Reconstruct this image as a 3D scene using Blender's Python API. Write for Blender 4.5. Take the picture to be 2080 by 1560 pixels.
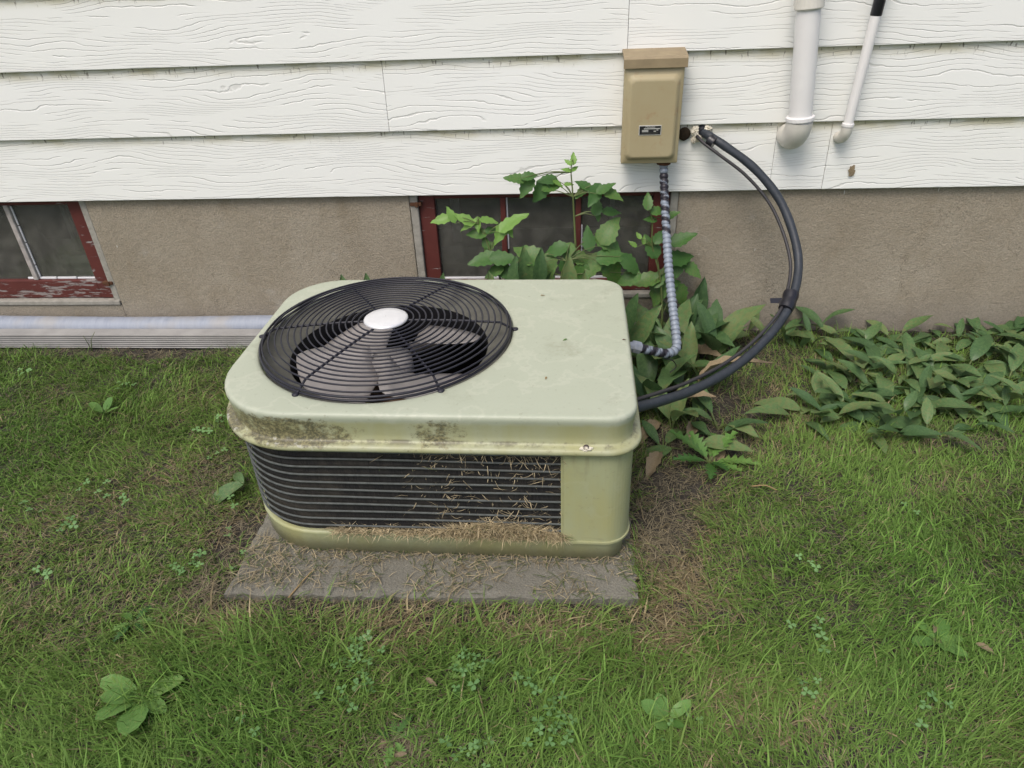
import bpy, bmesh, math, random
import numpy as np
from mathutils import Vector, Matrix, Euler
random.seed(7); rng = np.random.default_rng(7)
sc = bpy.context.scene
col = sc.collection
for o in list(bpy.data.objects): bpy.data.objects.remove(o)

# ------------------------------------------------------------------ camera
F_PX, PITCH, YAW, ROLL, CAM_D, CAM_H = 1435.95, 0.56121, 0.09425, -0.04484, 2.24147, 1.18331
_f = Vector((-math.sin(YAW)*math.cos(PITCH), math.cos(YAW)*math.cos(PITCH), -math.sin(PITCH)))
_r0 = Vector((math.cos(YAW), math.sin(YAW), 0)); _u0 = _r0.cross(_f)
CR = _r0*math.cos(ROLL) + _u0*math.sin(ROLL)
CU = -_r0*math.sin(ROLL) + _u0*math.cos(ROLL)
CF = _f
CP = Vector((0, -CAM_D, CAM_H))
cam = bpy.data.cameras.new('camera'); cam.sensor_width = 36; cam.lens = F_PX/2080*36
cam.clip_start = .02; cam.clip_end = 500
camo = bpy.data.objects.new('camera', cam); col.objects.link(camo)
camo.matrix_world = Matrix(((CR.x, CU.x, -CF.x, CP.x), (CR.y, CU.y, -CF.y, CP.y), (CR.z, CU.z, -CF.z, CP.z), (0, 0, 0, 1)))
sc.camera = camo

# ------------------------------------------------------------------ sky, sun, exposure
SUN_EL, SUN_AZ = math.radians(58), math.radians(205)          # azimuth clockwise from +Y: behind the camera
w = bpy.data.worlds.new('World'); sc.world = w; w.use_nodes = True
wn = w.node_tree.nodes; wl = w.node_tree.links
bg = wn['Background']; sky = wn.new('ShaderNodeTexSky'); sky.sky_type = 'NISHITA'
sky.sun_disc = False; sky.sun_elevation = SUN_EL; sky.sun_rotation = SUN_AZ
sky.air_density = 1.0; sky.dust_density = 4.0; sky.ozone_density = 0.4
wl.new(sky.outputs[0], bg.inputs[0]); bg.inputs[1].default_value = 0.13
sl = bpy.data.lights.new('sun', 'SUN'); sl.energy = 1.45; sl.angle = math.radians(24); sl.color = (1, .955, .89)
so = bpy.data.objects.new('sun', sl); col.objects.link(so); so.location = (-2, -4, 6)
sd = Vector((math.sin(SUN_AZ)*math.cos(SUN_EL), math.cos(SUN_AZ)*math.cos(SUN_EL), math.sin(SUN_EL)))
so.rotation_euler = (-sd).to_track_quat('-Z', 'Y').to_euler()
sc.view_settings.view_transform = 'Standard'; sc.view_settings.look = 'None'
sc.view_settings.gamma = 1; sc.view_settings.use_curve_mapping = False
sc.view_settings.exposure = 0.38
sc.render.engine = 'CYCLES'; sc.cycles.max_bounces = 6; sc.cycles.diffuse_bounces = 3; sc.cycles.glossy_bounces = 2; sc.cycles.transmission_bounces = 3; sc.cycles.transparent_max_bounces = 6

# ------------------------------------------------------------------ helpers
def ray(px, py): return CF + CR*((px-1040)/F_PX) - CU*((py-780)/F_PX)
def at(px, py, y):                     # pixel -> point on the upright plane at that y
    d = ray(px, py); t = (y-CP.y)/d.y; return CP + d*t
def gz(x, y):                          # ground height: falls gently away from the house
    return np.where(np.asarray(y) > -1.3, .027*np.asarray(y), -.0351 + .018*(np.asarray(y)+1.3))
def on_ground(px, py):
    d = ray(px, py); t = 1.
    for _ in range(30):
        p = CP + d*t; t += (float(gz(p.x, p.y)) - p.z)/d.z
    return CP + d*t
def gridnoise(x, y, scale, seed):
    r = np.random.default_rng(seed); g = r.random((64, 64))
    u = (np.asarray(x)*scale + 1000.3) ; v = (np.asarray(y)*scale + 1000.7)
    i = np.floor(u).astype(int); j = np.floor(v).astype(int); a = u-i; b = v-j
    a = a*a*(3-2*a); b = b*b*(3-2*b)
    G = lambda p, q: g[p % 64, q % 64]
    return (G(i, j)*(1-a)+G(i+1, j)*a)*(1-b) + (G(i, j+1)*(1-a)+G(i+1, j+1)*a)*b

def mesh(name, V, Fc, smooth=False):
    m = bpy.data.meshes.new(name); m.from_pydata([tuple(v) for v in V], [], [tuple(f) for f in Fc]); m.update()
    if smooth: m.polygons.foreach_set('use_smooth', [True]*len(m.polygons))
    return m
def link(name, m, mat=None, parent=None):
    o = bpy.data.objects.new(name, m); col.objects.link(o)
    if mat is not None and m is not None and not m.materials: m.materials.append(mat)
    if parent is not None: o.parent = parent
    return o
def root_loc(p):
    while p.parent is not None: p = p.parent
    return p.location
def part(parent, name, VF, mat, smooth=False, local=False):   # VF in world coordinates unless local
    V, Fc = VF
    if not local:
        L = root_loc(parent); V = [(v[0]-L.x, v[1]-L.y, v[2]-L.z) for v in V]
    return link(name, mesh(name, V, Fc, smooth), mat, parent)
def tag(o, label=None, cat=None, group=None, kind=None):
    for k, v in (('label', label), ('category', cat), ('group', group), ('kind', kind)):
        if v: o[k] = v
    return o
def thing(name, label, cat, loc=(0, 0, 0), rotz=0, group=None):
    o = bpy.data.objects.new(name, None); col.objects.link(o); o.location = loc; o.rotation_euler = (0, 0, rotz)
    o.empty_display_size = .05
    return tag(o, label, cat, group)
def box(x0, x1, y0, y1, z0, z1):
    V = [(x, y, z) for x in (x0, x1) for y in (y0, y1) for z in (z0, z1)]
    return V, [(0, 1, 3, 2), (4, 6, 7, 5), (0, 4, 5, 1), (2, 3, 7, 6), (0, 2, 6, 4), (1, 5, 7, 3)]
def bevbox(x0, x1, y0, y1, z0, z1, b=.004, seg=2):
    bm = bmesh.new(); V, Fc = box(x0, x1, y0, y1, z0, z1)
    vs = [bm.verts.new(v) for v in V]
    for f in Fc: bm.faces.new([vs[i] for i in f])
    bmesh.ops.recalc_face_normals(bm, faces=bm.faces)
    bmesh.ops.bevel(bm, geom=list(bm.edges), offset=b, segments=seg, affect='EDGES', profile=.5)
    bm.verts.index_update()
    r = [tuple(v.co) for v in bm.verts], [tuple(v.index for v in f.verts) for f in bm.faces]; bm.free(); return r
def join(*parts):
    V, Fc = [], []
    for v, f in parts:
        k = len(V); V += list(v); Fc += [tuple(i+k for i in q) for q in f]
    return V, Fc
def tube(P, R, n=12, caps=True, closed=False):
    P = [Vector(p) for p in P]; N = len(P); R = R if hasattr(R, '__len__') else [R]*N
    V, Fc = [], []; prev = None
    for i in range(N):
        if closed: t = P[(i+1) % N]-P[i-1]
        else: t = P[min(i+1, N-1)]-P[max(i-1, 0)]
        t.normalize()
        if prev is None:
            a = Vector((0, 0, 1)) if abs(t.z) < .9 else Vector((1, 0, 0)); u = t.cross(a).normalized()
        else: u = (prev - t*prev.dot(t)).normalized()
        prev = u; v = t.cross(u)
        for k in range(n):
            a = 2*math.pi*k/n; V.append(P[i] + (u*math.cos(a)+v*math.sin(a))*R[i])
    for i in range(N if closed else N-1):
        for k in range(n):
            a = i*n+k; b = i*n+(k+1) % n; j = (i+1) % N
            Fc.append((a, b, j*n+(k+1) % n, j*n+k))
    if caps and not closed:
        k0 = len(V); V += [v.copy() for v in V[:n]] + [v.copy() for v in V[(N-1)*n:N*n]]
        Fc += [tuple(k0+k for k in range(n))[::-1], tuple(k0+n+k for k in range(n))]
    return V, Fc
def smooth_path(P, sub=8):              # Catmull-Rom
    P = [Vector(p) for p in P]; Q = [P[0]*2-P[1]] + P + [P[-1]*2-P[-2]]; out = []
    for i in range(1, len(Q)-2):
        a, b, c, d = Q[i-1:i+3]
        for s in range(sub):
            t = s/sub
            out.append(.5*((2*b)+(c-a)*t+(2*a-5*b+4*c-d)*t*t+(3*b-a-3*c+d)*t**3))
    return out + [P[-1]]
def lathe(prof, n=32, cx=0, cy=0, close_top=False):
    V = [(cx+r*math.cos(2*math.pi*k/n), cy+r*math.sin(2*math.pi*k/n), z) for r, z in prof for k in range(n)]
    Fc = [(i*n+k, i*n+(k+1) % n, (i+1)*n+(k+1) % n, (i+1)*n+k) for i in range(len(prof)-1) for k in range(n)]
    if close_top: Fc.append(tuple((len(prof)-1)*n+k for k in range(n)))
    return V, Fc

# ------------------------------------------------------------------ materials
class NT:
    def __init__(s, name, rough=.5, spec=.5, metal=0):
        s.m = bpy.data.materials.new(name); s.m.use_nodes = True; s.t = s.m.node_tree; s.N = s.t.nodes; s.L = s.t.links
        s.b = s.N['Principled BSDF']; s.b.inputs['Roughness'].default_value = rough; s.b.inputs['Metallic'].default_value = metal
        s.b.inputs['Specular IOR Level'].default_value = spec
        s.tc = s.N.new('ShaderNodeTexCoord')
    def put(s, sock, v):
        if isinstance(v, (int, float)): sock.default_value = v
        elif isinstance(v, (tuple, list)): sock.default_value = (*v, 1) if len(v) == 3 and sock.type == 'RGBA' else v
        else: s.L.new(v, sock)
    def obj(s): return s.tc.outputs['Object']
    def map(s, vec, scale=(1, 1, 1), loc=(0, 0, 0)):
        n = s.N.new('ShaderNodeMapping'); s.put(n.inputs[0], vec); s.put(n.inputs['Scale'], scale); s.put(n.inputs['Location'], loc); return n.outputs[0]
    def noise(s, vec, scale=5, detail=3, rough=.5, dist=0):
        n = s.N.new('ShaderNodeTexNoise'); s.put(n.inputs['Vector'], vec); n.inputs['Scale'].default_value = scale
        n.inputs['Detail'].default_value = detail; n.inputs['Roughness'].default_value = rough; n.inputs['Distortion'].default_value = dist; return n.outputs['Fac']
    def vor(s, vec, scale):
        n = s.N.new('ShaderNodeTexVoronoi'); s.put(n.inputs['Vector'], vec); n.inputs['Scale'].default_value = scale; return n.outputs['Distance']
    def math(s, op, a, b=0, c=0):
        n = s.N.new('ShaderNodeMath'); n.operation = op; s.put(n.inputs[0], a); s.put(n.inputs[1], b); s.put(n.inputs[2], c); return n.outputs[0]
    def step(s, v, a, b, lo=0, hi=1):
        n = s.N.new('ShaderNodeMapRange'); n.interpolation_type = 'SMOOTHSTEP'; s.put(n.inputs[0], v)
        for i, q in enumerate((a, b, lo, hi)): n.inputs[i+1].default_value = q
        return n.outputs[0]
    def mix(s, f, a, b):
        n = s.N.new('ShaderNodeMix'); n.data_type = 'RGBA'; s.put(n.inputs[0], f); s.put(n.inputs[6], a); s.put(n.inputs[7], b); return n.outputs[2]
    def xyz(s, vec):
        n = s.N.new('ShaderNodeSeparateXYZ'); s.put(n.inputs[0], vec); return n.outputs
    def vec(s, x, y, z):
        n = s.N.new('ShaderNodeCombineXYZ'); s.put(n.inputs[0], x); s.put(n.inputs[1], y); s.put(n.inputs[2], z); return n.outputs[0]
    def rnd(s): n = s.N.new('ShaderNodeObjectInfo'); return n.outputs['Random']
    def attr(s, name): n = s.N.new('ShaderNodeAttribute'); n.attribute_name = name; return n.outputs['Color']
    def bump(s, h, dist=.002, strength=1):
        n = s.N.new('ShaderNodeBump'); s.put(n.inputs['Height'], h); n.inputs['Distance'].default_value = dist; n.inputs['Strength'].default_value = strength
        s.L.new(n.outputs[0], s.b.inputs['Normal'])
    def color(s, c): s.put(s.b.inputs['Base Color'], c); return s
    def rough(s, v): s.put(s.b.inputs['Roughness'], v)

def simple(name, c, rough=.5, spec=.5, metal=0, var=.15, scale=30, bump=0):
    t = NT(name, rough, spec, metal); n = t.noise(t.obj(), scale, 4, .6)
    t.color(t.mix(n, tuple(v*(1-var) for v in c), tuple(min(1, v*(1+var)) for v in c)))
    if bump: t.bump(n, bump)
    return t.m

Z0 = .497; EXPO = .2
def m_siding():
    t = NT('white_siding_paint', .45, .4); X, Y, Z = t.xyz(t.obj()); r = t.math('MULTIPLY', t.rnd(), 40)
    fld = t.noise(t.vec(t.math('MULTIPLY', X, 2.4), r, t.math('MULTIPLY', Z, 11)), 1, 1.2, .4)
    wig = t.noise(t.vec(t.math('MULTIPLY', X, 34), r, t.math('MULTIPLY', Z, 36)), 1, 2, .5)
    v = t.math('ADD', t.math('MULTIPLY', Z, 90), t.math('ADD', t.math('MULTIPLY', fld, 11), t.math('MULTIPLY', wig, .55)))
    tri = t.math('PINGPONG', v, .5)
    ln = t.step(tri, .02, .11, 1, 0)
    brk = t.step(t.noise(t.vec(t.math('MULTIPLY', X, 5), r, t.math('MULTIPLY', Z, 38)), 1, 2, .5), .41, .49)
    ln = t.math('MULTIPLY', ln, brk)
    fr = t.math('FRACT', t.math('DIVIDE', t.math('SUBTRACT', Z, Z0), EXPO))
    edge = t.step(fr, .80, .98)
    blot = t.step(t.noise(t.vec(t.math('MULTIPLY', X, 6), r, t.math('MULTIPLY', Z, 14)), 1, 4, .65), .38, .68)
    speck = t.step(t.noise(t.vec(t.math('MULTIPLY', X, 150), r, t.math('MULTIPLY', Z, 40)), 1, 2, .5), .63, .70)
    soil = t.math('MULTIPLY', edge, t.math('ADD', t.math('MULTIPLY', blot, .6), .30))
    spk = t.math('MULTIPLY', t.math('MULTIPLY', speck, edge), .8)
    tint = t.noise(t.vec(t.math('MULTIPLY', X, 1.3), r, t.math('MULTIPLY', Z, 3)), 1, 3, .5)
    c = t.mix(tint, (.76, .77, .725), (.81, .82, .805))
    c = t.mix(soil, c, (.46, .42, .24)); c = t.mix(spk, c, (.09, .07, .045))
    c = t.mix(t.math('MULTIPLY', ln, .24), c, (.36, .34, .31))
    t.color(c); t.bump(t.math('SUBTRACT', t.math('MULTIPLY', t.noise(t.obj(), 400, 2), .05), ln), .0016, .65)
    return t.m
def m_stucco():
    t = NT('tan_stucco', .95, .2); o = t.obj(); X, Y, Z = t.xyz(o)
    big = t.noise(o, 3.0, 5, .65); grain = t.noise(o, 190, 4, .75); mid = t.noise(o, 45, 3, .6)
    c = t.mix(big, (.25, .21, .15), (.45, .405, .33))
    c = t.mix(t.step(grain, .33, .62), t.mix(.34, c, (.10, .08, .055)), c)
    c = t.mix(t.step(t.math('ADD', Z, t.math('MULTIPLY', big, .12)), .22, .06, 0, .45), c, (.20, .185, .165))
    c = t.mix(t.step(t.noise(t.map(o, (3, 3, 1.5)), 2.5, 5, .7), .52, .75, 0, .35), c, (.20, .16, .10))
    c = t.mix(t.step(t.noise(t.map(o, (1, 1, 1), (5, 2, 8)), 4, 4, .7), .58, .72, 0, .4), c, (.46, .44, .40))
    crk = t.step(t.math('ABSOLUTE', t.math('SUBTRACT', t.noise(t.map(o, (1, 1, .8), (4, 0, 1)), 1.7, 7, .7), .5)), .0028, .0008)
    c = t.mix(t.math('MULTIPLY', crk, t.step(t.noise(o, 3, 2), .48, .6, 0, .5)), c, (.08, .065, .045))
    drip = t.math('MULTIPLY', t.step(t.noise(t.vec(t.math('MULTIPLY', X, 90), 0, t.math('MULTIPLY', Z, 16)), 1, 1, .4), .775, .80), t.step(t.noise(o, 7, 1), .5, .55))
    c = t.mix(drip, c, (.62, .6, .55))
    t.color(c); t.bump(t.math('ADD', grain, t.math('MULTIPLY', mid, .8)), .004, .9); return t.m
def m_redwood():
    t = NT('peeling_red_paint', .6, .35); o = t.obj(); X, Y, Z = t.xyz(o)
    g = t.noise(t.vec(t.math('MULTIPLY', X, 14), t.math('MULTIPLY', Y, 30), t.math('MULTIPLY', Z, 90)), 1, 4, .65)
    low = t.step(Z, .27, .15); p = t.step(t.math('ADD', g, t.math('MULTIPLY', low, .12)), .635, .70)
    c = t.mix(t.noise(o, 20, 3), (.075, .018, .015), (.125, .032, .026))
    c = t.mix(p, c, t.mix(g, (.15, .11, .10), (.30, .27, .26)))
    t.color(c); t.bump(t.math('MULTIPLY', p, -1), .0015, .8); return t.m
def m_acpaint(name, lichen=0, a=(.36, .39, .295), b=(.41, .44, .35), yellow=.0):
    t = NT(name, .42, .45); o = t.obj(); X, Y, Z = t.xyz(o)
    big = t.noise(o, 4, 4, .6); fine = t.noise(o, 160, 3, .7); mid = t.noise(o, 28, 5, .7)
    c = t.mix(big, a, b)
    if yellow: c = t.mix(t.math('MULTIPLY', t.step(t.noise(t.map(o, (5, 5, 2)), 1.6, 4, .65), .35, .7), yellow), c, (.36, .33, .12))
    c = t.mix(t.math('MULTIPLY', t.step(t.noise(o, 70, 4, .7), .60, .72), .35), c, (.17, .16, .11))
    ring = t.step(t.math('ABSOLUTE', t.math('SUBTRACT', t.noise(t.map(o, (1, 1, 1), (2, 7, 1)), 5, 5, .6), .5)), .022, .004)
    c = t.mix(t.math('MULTIPLY', ring, .16 if lichen else .05), c, (.58, .58, .48))
    if not lichen: c = t.mix(t.math('MULTIPLY', t.step(t.noise(t.map(o, (40, 40, 4)), 1, 4, .65), .52, .72), t.step(t.math('ADD', Z, t.math('MULTIPLY', mid, .12)), .27, .37, .05, .45)), c, (.15, .135, .08))
    if not lichen: c = t.mix(t.math('MULTIPLY', t.step(t.math('ADD', Z, t.math('MULTIPLY', mid, .05)), .075, .035), .5), c, (.17, .15, .09))
    c = t.mix(t.step(t.noise(t.map(o, (1, 1, 1), (9, 3, 4)), 7, 6, .75), .54, .72, 0, .38), c, (.22, .22, .15))
    scr = t.noise(t.map(o, (8, 130, 60)), 1, 2, .5)
    c = t.mix(t.math('MULTIPLY', t.step(scr, .70, .76), t.step(t.noise(o, 6, 2), .5, .6, 0, .5)), c, (.16, .15, .11))
    if lichen:
        def blob(x, y, z, rx, rz): 
            d = t.math('ADD', t.math('POWER', t.math('DIVIDE', t.math('SUBTRACT', X, x), rx), 2), t.math('POWER', t.math('DIVIDE', t.math('SUBTRACT', Z, z), rz), 2))
            d = t.math('ADD', d, t.math('POWER', t.math('DIVIDE', t.math('SUBTRACT', Y, y), .1), 2)); return t.step(d, 1.3, .1)
        reg = t.math('MAXIMUM', t.math('MAXIMUM', blob(-.27, -.31, .36, .20, .045), t.math('MULTIPLY', blob(.045, -.33, .362, .085, .04), .75)), t.math('MULTIPLY', blob(-.40, -.22, .34, .10, .03), .9))
        low = t.math('MULTIPLY', t.step(Z, .356, .326), .38)
        cl = t.noise(t.map(o, (1, 1, 1.3)), 38, 6, .75)
        f = t.math('ADD', t.math('MULTIPLY', reg, .30), t.math('ADD', t.math('MULTIPLY', low, .34), t.math('ADD', t.math('MULTIPLY', cl, .75), t.math('MULTIPLY', fine, .15))))
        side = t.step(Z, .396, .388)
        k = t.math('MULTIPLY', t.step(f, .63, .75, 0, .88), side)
        side_tone = t.math('MULTIPLY', t.step(t.math('ADD', Z, t.math('MULTIPLY', mid, .012)), .394, .380), t.step(t.noise(t.map(o, (6, 6, 1.2)), 2.2, 4, .6), .25, .7, .35, .85))
        c = t.mix(side_tone, c, (.33, .325, .155))  # yellow-green tone on the cap below its top edge, uneven by noise
        c = t.mix(k, c, t.mix(t.step(fine, .4, .66), (.06, .055, .035), (.24, .215, .11)))
        k2 = t.math('MULTIPLY', t.step(t.noise(t.map(o, (1, 1, 1), (3, 1, 2)), 60, 4, .7), .56, .64), t.math('MULTIPLY', t.step(Z, .345, .328), t.step(X, -.12, -.3)))
        c = t.mix(t.math('MULTIPLY', k2, .6), c, (.52, .52, .46))
        gr = t.math('MULTIPLY', t.step(t.math('ABSOLUTE', t.math('SUBTRACT', Z, .3325)), .006, .001), t.step(mid, .42, .6))
        c = t.mix(t.math('MULTIPLY', gr, .75), c, (.10, .09, .06))
    t.color(c); t.rough(t.step(fine, .2, .8, .36, .55)); t.bump(t.math('ADD', fine, mid), .0006, .35); return t.m
def m_galv():
    t = NT('weathered_galvanised_steel', .55, .5, .15); o = t.obj()
    n = t.noise(t.map(o, (60, 14, 14)), 1, 4, .65); s = t.noise(o, 9, 3)
    c = t.mix(n, (.17, .20, .26), (.40, .43, .49)); c = t.mix(t.step(s, .45, .75, 0, .5), c, (.36, .33, .28))
    t.color(c); t.rough(t.step(n, .2, .8, .5, .8)); return t.m
def m_concrete():
    t = NT('mossy_concrete', .95, .2); o = t.obj(); n = t.noise(o, 9, 5, .65); g = t.noise(o, 220, 3, .7)
    c = t.mix(n, (.115, .11, .09), (.225, .215, .18)); c = t.mix(t.step(g, .5, .7, 0, .45), c, (.30, .29, .25)); c = t.mix(t.step(g, .42, .3, 0, .6), c, (.05, .045, .035))
    t.color(c); t.bump(t.math('ADD', g, n), .004, .8); return t.m
def m_soil():
    t = NT('soil', 1, .1); o = t.obj(); n = t.noise(o, 14, 6, .7); g = t.noise(o, 120, 4, .7)
    c = t.mix(n, (.036, .032, .028), (.10, .090, .078)); c = t.mix(t.step(g, .5, .75), c, (.15, .135, .11))
    far = t.math('MULTIPLY', t.step(t.xyz(o)[1], -2.0, -2.6), .8)
    c = t.mix(far, c, t.mix(g, (.03, .06, .015), (.08, .12, .03)))
    t.color(c); t.bump(t.math('ADD', n, g), .012, 1); return t.m
def m_grass():
    t = NT('grass_blades', .65, .2); t.color(t.attr('tint'))
    tr = t.N.new('ShaderNodeBsdfTranslucent'); t.L.new(t.attr('tint'), tr.inputs[0]); mx = t.N.new('ShaderNodeMixShader'); mx.inputs[0].default_value = .3
    t.L.new(t.b.outputs[0], mx.inputs[1]); t.L.new(tr.outputs[0], mx.inputs[2]); t.L.new(mx.outputs[0], t.N['Material Output'].inputs[0]); return t.m
def m_leaf(name, a, b, vein=(.16, .24, .09), lily=False, spots=.0, rough=.42):
    t = NT(name, rough, .4); o = t.obj(); X, Y, Z = t.xyz(o); r = t.rnd()
    n = t.noise(t.vec(X, Y, t.math('MULTIPLY', r, 30)), 18, 4, .6)
    c = t.mix(t.step(t.math('ADD', t.math('MULTIPLY', n, .6), t.math('MULTIPLY', r, .4)), .2, .8), a, b)
    ax = t.math('ABSOLUTE', X)
    if lily: vn = t.step(t.math('PINGPONG', t.math('MULTIPLY', X, 170), .5), .12, .0)
    else: vn = t.step(t.math('PINGPONG', t.math('ADD', t.math('MULTIPLY', Y, 120), t.math('MULTIPLY', ax, -110)), .5), .07, .0)
    mid = t.step(ax, .0016, .0004)
    c = t.mix(t.math('MAXIMUM', t.math('MULTIPLY', vn, .25), t.math('MULTIPLY', mid, .6)), c, vein)
    if spots:
        c = t.mix(t.step(t.noise(t.vec(X, Y, t.math('MULTIPLY', r, 77)), 55, 3, .6), .68, .73, 0, spots), c, (.28, .2, .08))
        c = t.mix(t.math('MULTIPLY', t.step(t.math('ADD', t.noise(t.vec(X, Y, t.math('MULTIPLY', r, 11)), 15, 3), t.math('MULTIPLY', r, .3)), .70, .80), spots), c, (.30, .22, .10))
    t.color(c); t.bump(t.math('MULTIPLY', vn, -1), .0008, .5)
    tr = t.N.new('ShaderNodeBsdfTranslucent'); t.L.new(c, tr.inputs[0]); mx = t.N.new('ShaderNodeMixShader'); mx.inputs[0].default_value = .25
    t.L.new(t.b.outputs[0], mx.inputs[1]); t.L.new(tr.outputs[0], mx.inputs[2]); t.L.new(mx.outputs[0], t.N['Material Output'].inputs[0]); return t.m
def m_glass():
    t = NT('old_window_glass', .04, .5); g = t.N.new('ShaderNodeBsdfGlossy'); g.inputs['Roughness'].default_value = .05
    tp = t.N.new('ShaderNodeBsdfTransparent'); tp.inputs[0].default_value = (.72, .76, .74, 1); df = t.N.new('ShaderNodeBsdfDiffuse'); df.inputs[0].default_value = (.35, .34, .3, 1)
    fr = t.N.new('ShaderNodeFresnel'); fr.inputs[0].default_value = 1.5
    m1 = t.N.new('ShaderNodeMixShader'); t.L.new(fr.outputs[0], m1.inputs[0]); t.L.new(tp.outputs[0], m1.inputs[1]); t.L.new(g.outputs[0], m1.inputs[2])
    m2 = t.N.new('ShaderNodeMixShader'); t.L.new(t.step(t.noise(t.obj(), 25, 5, .7), .3, .8, .13, .28), m2.inputs[0]); t.L.new(m1.outputs[0], m2.inputs[1]); t.L.new(df.outputs[0], m2.inputs[2])
    t.L.new(m2.outputs[0], t.N['Material Output'].inputs[0]); return t.m
def m_boxpaint():
    t = NT('faded_tan_enamel', .5, .4); o = t.obj(); n = t.noise(o, 9, 4, .6); r = t.noise(o, 30, 5, .7)
    c = t.mix(n, (.33, .265, .145), (.39, .345, .22)); c = t.mix(t.step(r, .55, .75, 0, .5), c, (.30, .17, .08))
    c = t.mix(t.step(t.xyz(o)[2], .29, .325, 0, .65), c, (.26, .155, .085)); t.color(c); t.bump(r, .0006, .4); return t.m
def m_conduit():
    t = NT('galvanised_conduit_tape_groove_shade', .45, .5, .1); d = t.attr('tape')  # mask holds the tape and the painted shade of the rib grooves
    n = t.noise(t.obj(), 60, 3); t.color(t.mix(d, t.mix(n, (.17, .205, .255), (.29, .33, .39)), (.018, .016, .024)))
    return t.m
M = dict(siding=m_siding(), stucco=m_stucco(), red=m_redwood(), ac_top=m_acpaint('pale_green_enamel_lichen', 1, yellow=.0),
         ac_side=m_acpaint('yellowed_green_enamel', 0, (.30, .32, .18), (.36, .38, .235), .5), galv=m_galv(), concrete=m_concrete(), soil=m_soil(), grass=m_grass(),
         glass=m_glass(), boxp=m_boxpaint(), conduit=m_conduit(),
         pvc=simple('white_pvc', (.74, .73, .72), .35, .5, 0, .06, 12), pvc_dirty=simple('stained_pvc', (.66, .635, .575), .45, .5, 0, .28, 14),
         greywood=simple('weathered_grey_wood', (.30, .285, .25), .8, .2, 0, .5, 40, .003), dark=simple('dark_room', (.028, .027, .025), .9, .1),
         ledge=simple('dusty_interior_ledge', (.34, .33, .31), .9, .2, 0, .2, 20), putty=simple('white_putty', (.66, .66, .68), .6, .3),
         wire=simple('black_coated_wire', (.018, .018, .027), .45, .4, 0, .3, 90), alu=simple('aluminium_cap', (.72, .72, .73), .38, .5, .35, .1, 40),
         blade=simple('grimy_fan_blade', (.31, .29, .28), .5, .4, 0, .45, 10), shroud=simple('dirty_shroud', (.12, .118, .10), .6, .3, 0, .5, 25),
         coil=None, rail=simple('coil_rail_metal', (.085, .093, .09), .65, .25, 0, .6, 60), black=simple('black_interior', (.010, .010, .012), .7, .2),
         motor=simple('rusty_motor', (.10, .055, .03), .6, .3, 0, .5, 30), foam=simple('black_foam_insulation', (.030, .036, .046), .5, .4, 0, .45, 60, .001),
         tape=simple('black_tape', (.013, .013, .018), .35, .5), thin=simple('dark_cable_sheath', (.035, .033, .036), .5, .4), plate=simple('black_nameplate', (.012, .012, .014), .4, .5),
         plate_rim=simple('nameplate_rim', (.55, .55, .52), .4, .5, .3), caulk=simple('old_sealant', (.62, .58, .48), .7, .3, 0, .2, 40, .003), hole=simple('dark_hole_brown', (.03, .022, .015), .9, .1, 0, .5, 90, .004),
         rust=simple('rust', (.10, .05, .03), .9, .1), oldalu=simple('oxidised_aluminium', (.27, .265, .255), .55, .4, .1, .35, 12), hood=simple('sun_faded_brown_enamel', (.27, .212, .128), .55, .35, 0, .3, 25), palewood=simple('flaking_pale_wood', (.36, .33, .31), .8, .2, 0, .6, 45, .002), screw=simple('dull_screw', (.10, .08, .08), .5, .5, .5),
         lily=m_leaf('lily_leaf', (.055, .12, .045), (.15, .255, .092), (.22, .31, .15), True, .28, .36), sap=m_leaf('sapling_leaf', (.04, .115, .025), (.085, .19, .04), (.17, .27, .1), False, .12),
         sapy=m_leaf('young_leaf', (.14, .28, .05), (.20, .36, .08)), weed=m_leaf('weed_leaf', (.09, .20, .04), (.17, .33, .08), spots=.2), clover=m_leaf('clover_leaf', (.13, .26, .085), (.20, .36, .13)),
         dead=simple('withered_leaf', (.24, .19, .12), .8, .2, 0, .4, 40, .002), stem=simple('green_stem', (.10, .13, .045), .5, .3, 0, .4, 30), straw=simple('dry_clippings', (.25, .18, .09), .8, .2, 0, .3, 50))
def m_coil():
    t = NT('dusty_coil_fins', .75, .2); o = t.obj(); X, Y, Z = t.xyz(o)
    fins = t.noise(t.vec(t.math('MULTIPLY', X, 330), t.math('MULTIPLY', Y, 330), t.math('MULTIPLY', Z, 9)), 1, 2, .6)
    d = t.noise(o, 11, 5, .7); c = t.mix(fins, (.008, .008, .009), (.045, .043, .042)); c = t.mix(t.step(d, .42, .75, 0, .6), c, (.085, .075, .06))
    t.color(c); t.bump(fins, .003, 1); return t.m
M['coil'] = m_coil()

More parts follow.
